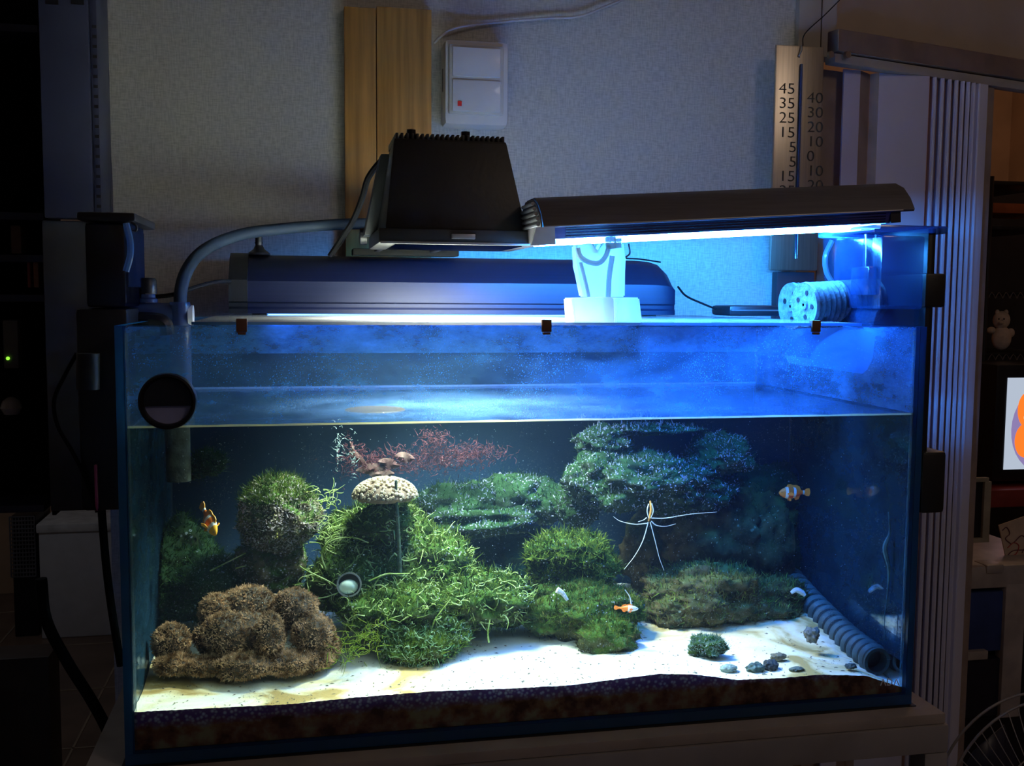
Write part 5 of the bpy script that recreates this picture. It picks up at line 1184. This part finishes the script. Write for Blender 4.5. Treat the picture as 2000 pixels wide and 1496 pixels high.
# ================================================================== ROOM BEYOND THE DOOR
shy = 1.75
def far_board(px0, px1, py, y, mt=None, name='shelf_board', th=.01, d=.35, parent=None):
    p = P(px0, py, y=y); q = P(px1, py, y=y); return obj(name, BB((p.x, y, p.z-th), (q.x, y+d, p.z), .001), mt or M['dark'], parent)
fsx = thing('wire_shelf', 'dark wire shelving in the next room seen past the folding door', 'shelf', tuple(P(1990, 1300, y=shy)))
for py in (352, 440, 570, 690): far_board(1925, 2080, py, shy, parent=fsx, th=.012)
for px in (1929, 2075):
    p = P(px, 500, y=shy-.01); obj('upright', CY((p.x, shy-.01, FZ), (p.x, shy-.01, P(px, 345, y=shy).z), .009, n=10), M['dark'], fsx)
p0 = P(1915, 352, y=shy+.36); p1 = P(2085, 352, y=shy+.36); obj('back_panel', BB((p0.x, shy+.36, FZ), (p1.x, shy+.37, p0.z)), M['dark'], fsx)
bm = bmesh.new()
for i in range(10):
    p = P(1932+i*15, 566, y=shy-.004); q = P(1932+i*15+7, 562, y=shy-.004); tube(bm, [P(1930+i*14, 583, y=shy-.004), P(1937+i*14, 571, y=shy-.004), P(1944+i*14, 583, y=shy-.004)], .0016, n=5, k=2)
    tube(bm, [P(1930+i*14, 703, y=shy-.004), P(1937+i*14, 692, y=shy-.004), P(1944+i*14, 703, y=shy-.004)], .0016, n=5, k=2)
stuff(obj('wire_truss', bm, mat('wire_grey', (.2, .2, .22), .4, metal=.6), fsx))
tag(far_board(1935, 2070, 396, shy+.02, mat('orange_binder', (.5, .16, .05), .5), 'flat_box', .03, .2), 'flat orange-brown box on the top shelf of the next room', 'box')
tp = thing('plush_toy', 'small white plush toy sitting on the wire shelf in the next room', 'toy', tuple(P(1955, 682, y=shy+.03)))
plm = mat('plush_white', (.62, .52, .42), .9, var=.1, scale=60, bump=.5)
def fb_(nm, px, py, rx, ry, m_=plm, dy=0):
    c = P(px, py, y=shy+.05+dy); s = SA(px, py, shy+.05); bm = bmesh.new(); ball(bm, c, (rx*s, rx*s*.8, ry*s), 16); return obj(nm, bm, m_, tp, smooth=180)
fb_('body', 1956, 660, 17, 21); fb_('head', 1956, 625, 15, 16); fb_('ear', 1948, 610, 4, 5); fb_('ear', 1965, 610, 4, 5); fb_('arm', 1936, 645, 8, 6); fb_('arm', 1974, 650, 7, 8)
fb_('eye', 1951, 623, 1.5, 1.5, M['black'], -.032); fb_('eye', 1961, 623, 1.5, 1.5, M['black'], -.032); fb_('muzzle', 1956, 630, 4, 3, plm, -.028)
# television
ty = 1.55
tv = thing('television', 'boxy television with a bright picture of orange fruit at the right edge', 'television', tuple(P(2040, 930, y=ty)))
def pb(px0, py0, px1, py1, y, d, bev=.002): a = P(px0, py0, y=y); b = P(px1, py1, y=y); return BB((a.x, y, b.z), (b.x, y+d, a.z), bev)
obj('case', pb(1948, 712, 2160, 935, ty, .18, .01), M['dark'], tv)
obj('screen', pb(1969, 738, 2140, 912, ty-.003, .002, 0), emis('screen_glow', (.42, .48, .58), .95), tv, smooth=0)
ga = emis('screen_plate', (.26, .20, .42), .9)
def disc(px, py, rx, ry, y, m_, nm):
    c = P(px, py, y=y); s = SA(px, py, y); bm = bmesh.new(); vs = [bm.verts.new((c.x+rx*s*math.cos(i*math.pi/16), y, c.z+ry*s*math.sin(i*math.pi/16))) for i in range(32)]; bm.faces.new(vs)
    r_ = bmesh.ops.extrude_face_region(bm, geom=list(bm.faces)); bmesh.ops.translate(bm, verts=[x for x in r_['geom'] if isinstance(x, bmesh.types.BMVert)], vec=(0, .0006, 0)); return obj(nm, bm, m_, tv, smooth=0)
disc(2038, 838, 62, 74, ty-.0045, ga, 'picture_plate')
eo = emis('screen_orange', (1.0, .18, .02), 1.1)
disc(2006, 800, 18, 30, ty-.006, eo, 'picture_fruit'); disc(2004, 860, 22, 30, ty-.0062, eo, 'picture_fruit'); disc(2012, 815, 12, 10, ty-.0075, emis('screen_cream', (.9, .85, .55), 1), 'picture_highlight')
# red desk, frame, card, cart
tag(obj('red_table', pb(1925, 958, 2120, 985, 1.5, .3, .004), mat('maroon', (.28, .04, .03), .4)), 'dark red tabletop below the television', 'table')
fr_ = thing('picture_frame', 'narrow pale frame edge beside the folding door bottom half', 'frame', tuple(P(1915, 1058, y=.95)))
yf = .95
fm = mat('frame_cream', (.34, .31, .24), .5)
for r_ in ((1895, 934, 1932, 941), (1895, 1052, 1932, 1059), (1924, 941, 1932, 1052)): obj('frame_bar', pb(*r_, yf, .012, .001), fm, fr_)
obj('backing', pb(1895, 940, 1925, 1053, yf+.008, .003, 0), M['dark'], fr_)
cdl = thing('patterned_card', 'white card with red and brown ornamental pattern leaning at the right edge', 'card', tuple(P(1985, 1130, y=1.0)))
yc2 = 1.0
bm = bmesh.new(); A = [bm.verts.new(P(a, b, y=yc2)) for a, b in ((1951, 1026), (2040, 995), (2055, 1115), (1974, 1130))]; B = [bm.verts.new((v.co.x, yc2+.003, v.co.z)) for v in A]
bm.faces.new(A); bm.faces.new(B[::-1])
for i in range(4): bm.faces.new((A[i], B[i], B[(i+1) % 4], A[(i+1) % 4]))
obj('sheet', bm, mat('card_cream', (.55, .42, .32), .7, var=.1, scale=40), cdl, smooth=0)
rp_ = mat('print_red', (.40, .05, .05), .6); bp_ = mat('print_brown', (.12, .03, .05), .6)
for k, pts in enumerate(([(1958, 1036), (1966, 1030), (1972, 1042), (1964, 1052), (1974, 1062)], [(1968, 1070), (1980, 1060), (1990, 1066), (1984, 1082), (1970, 1086)], [(1980, 1060), (1996, 1046), (2006, 1060), (1996, 1080)],
                         [(1976, 1100), (1988, 1094), (1998, 1104), (1990, 1112)], [(1964, 1090), (1978, 1076), (1998, 1074)], [(1980, 1088), (1992, 1098), (2004, 1090)])):
    obj('printed_line', TB([P(a, b, y=yc2-.001) for a, b in pts], .0012, n=5), rp_ if k % 2 else bp_, cdl)
ct = thing('plastic_cart', 'white plastic drawer cart with a dark blue drawer front, lower right', 'cart', tuple(P(1960, 1420, y=.95)))
yk2 = .92; cwm = mat('cart_white', (.42, .38, .36), .4)
obj('top', pb(1880, 1108, 2090, 1142, yk2, .3, .01), cwm, ct)
obj('knob_top', pb(1928, 1104, 1962, 1120, yk2-.004, .05, .006), cwm, ct)
obj('side_post', pb(1966, 1140, 1992, 1400, yk2, .03, .004), cwm, ct)
obj('drawer', pb(1890, 1158, 1965, 1270, yk2+.01, .25, .004), mat('drawer_blue', (.03, .06, .22), .3), ct)
obj('drawer', pb(1890, 1290, 1965, 1396, yk2+.01, .25, .004), mat('drawer_black', (.015, .015, .03), .3), ct)
obj('drawer_rail', pb(1885, 1274, 1930, 1288, yk2-.004, .02, .003), cwm, ct)
obj('cart_body', pb(1884, 1144, 2086, 1640, yk2+.04, .24, .004), M['dark'], ct)
# fan
fy2 = .35
fn = thing('desk_fan', 'round wire-grilled fan in the bottom right corner', 'fan', tuple(P(2045, 1640, y=fy2)))
fc = P(2035, 1570, y=fy2); fr2 = 185*SA(2000, 1500, fy2)
gm = mat('fan_wire', (.30, .27, .25), .4, metal=.2)
bm = bmesh.new()
for rr, dy in ((1, .0), (1, .03), (.62, -.03), (.25, -.042)):
    pts = [(fc.x+fr2*rr*math.cos(i*math.pi/32), fc.y+dy, fc.z+fr2*rr*math.sin(i*math.pi/32)) for i in range(65)]
    tube(bm, pts, .0022 if rr == 1 else .0012, n=6, k=1)
obj('rim', bm, gm, fn)
for i in range(60):
    a = i*math.pi/30; pts = [(fc.x+fr2*r_*math.cos(a+.35*(1-r_)), fc.y-.045*(1-r_**2.2), fc.z+fr2*r_*math.sin(a+.35*(1-r_))) for r_ in (.12, .35, .6, .82, 1.0)]
    obj('grille_wire', TB(pts, .0010, n=4, k=3), gm, fn)
for i in range(3):
    a0 = i*2.094+.4; bm = bmesh.new(); prev = None
    for r_ in (.15, .4, .65, .88):
        cur = [bm.verts.new((fc.x+fr2*r_*math.cos(a0+da), fc.y+.012+.012*da, fc.z+fr2*r_*math.sin(a0+da))) for da in (-.45*r_**.3, 0, .5*r_**.3)]
        if prev:
            for k in (0, 1): bm.faces.new((prev[k], prev[k+1], cur[k+1], cur[k]))
        prev = cur
    o = obj('fan_blade', bm, mat('fan_blade_%d' % i, (.03, .03, .05), .4), fn); md_ = o.modifiers.new('s', 'SOLIDIFY'); md_.thickness = .002
obj('hub', CY((fc.x, fc.y-.046, fc.z), (fc.x, fc.y+.05, fc.z), fr2*.15, n=20), M['dark'], fn)
obj('stem', CY((fc.x, fc.y+.04, FZ+.02), (fc.x, fc.y+.04, fc.z), .012, n=12), gm, fn)
obj('base', CY((fc.x, fc.y+.04, FZ), (fc.x, fc.y+.04, FZ+.02), .13, .11, n=28), M['dark'], fn)
bpy.context.view_layer.update()
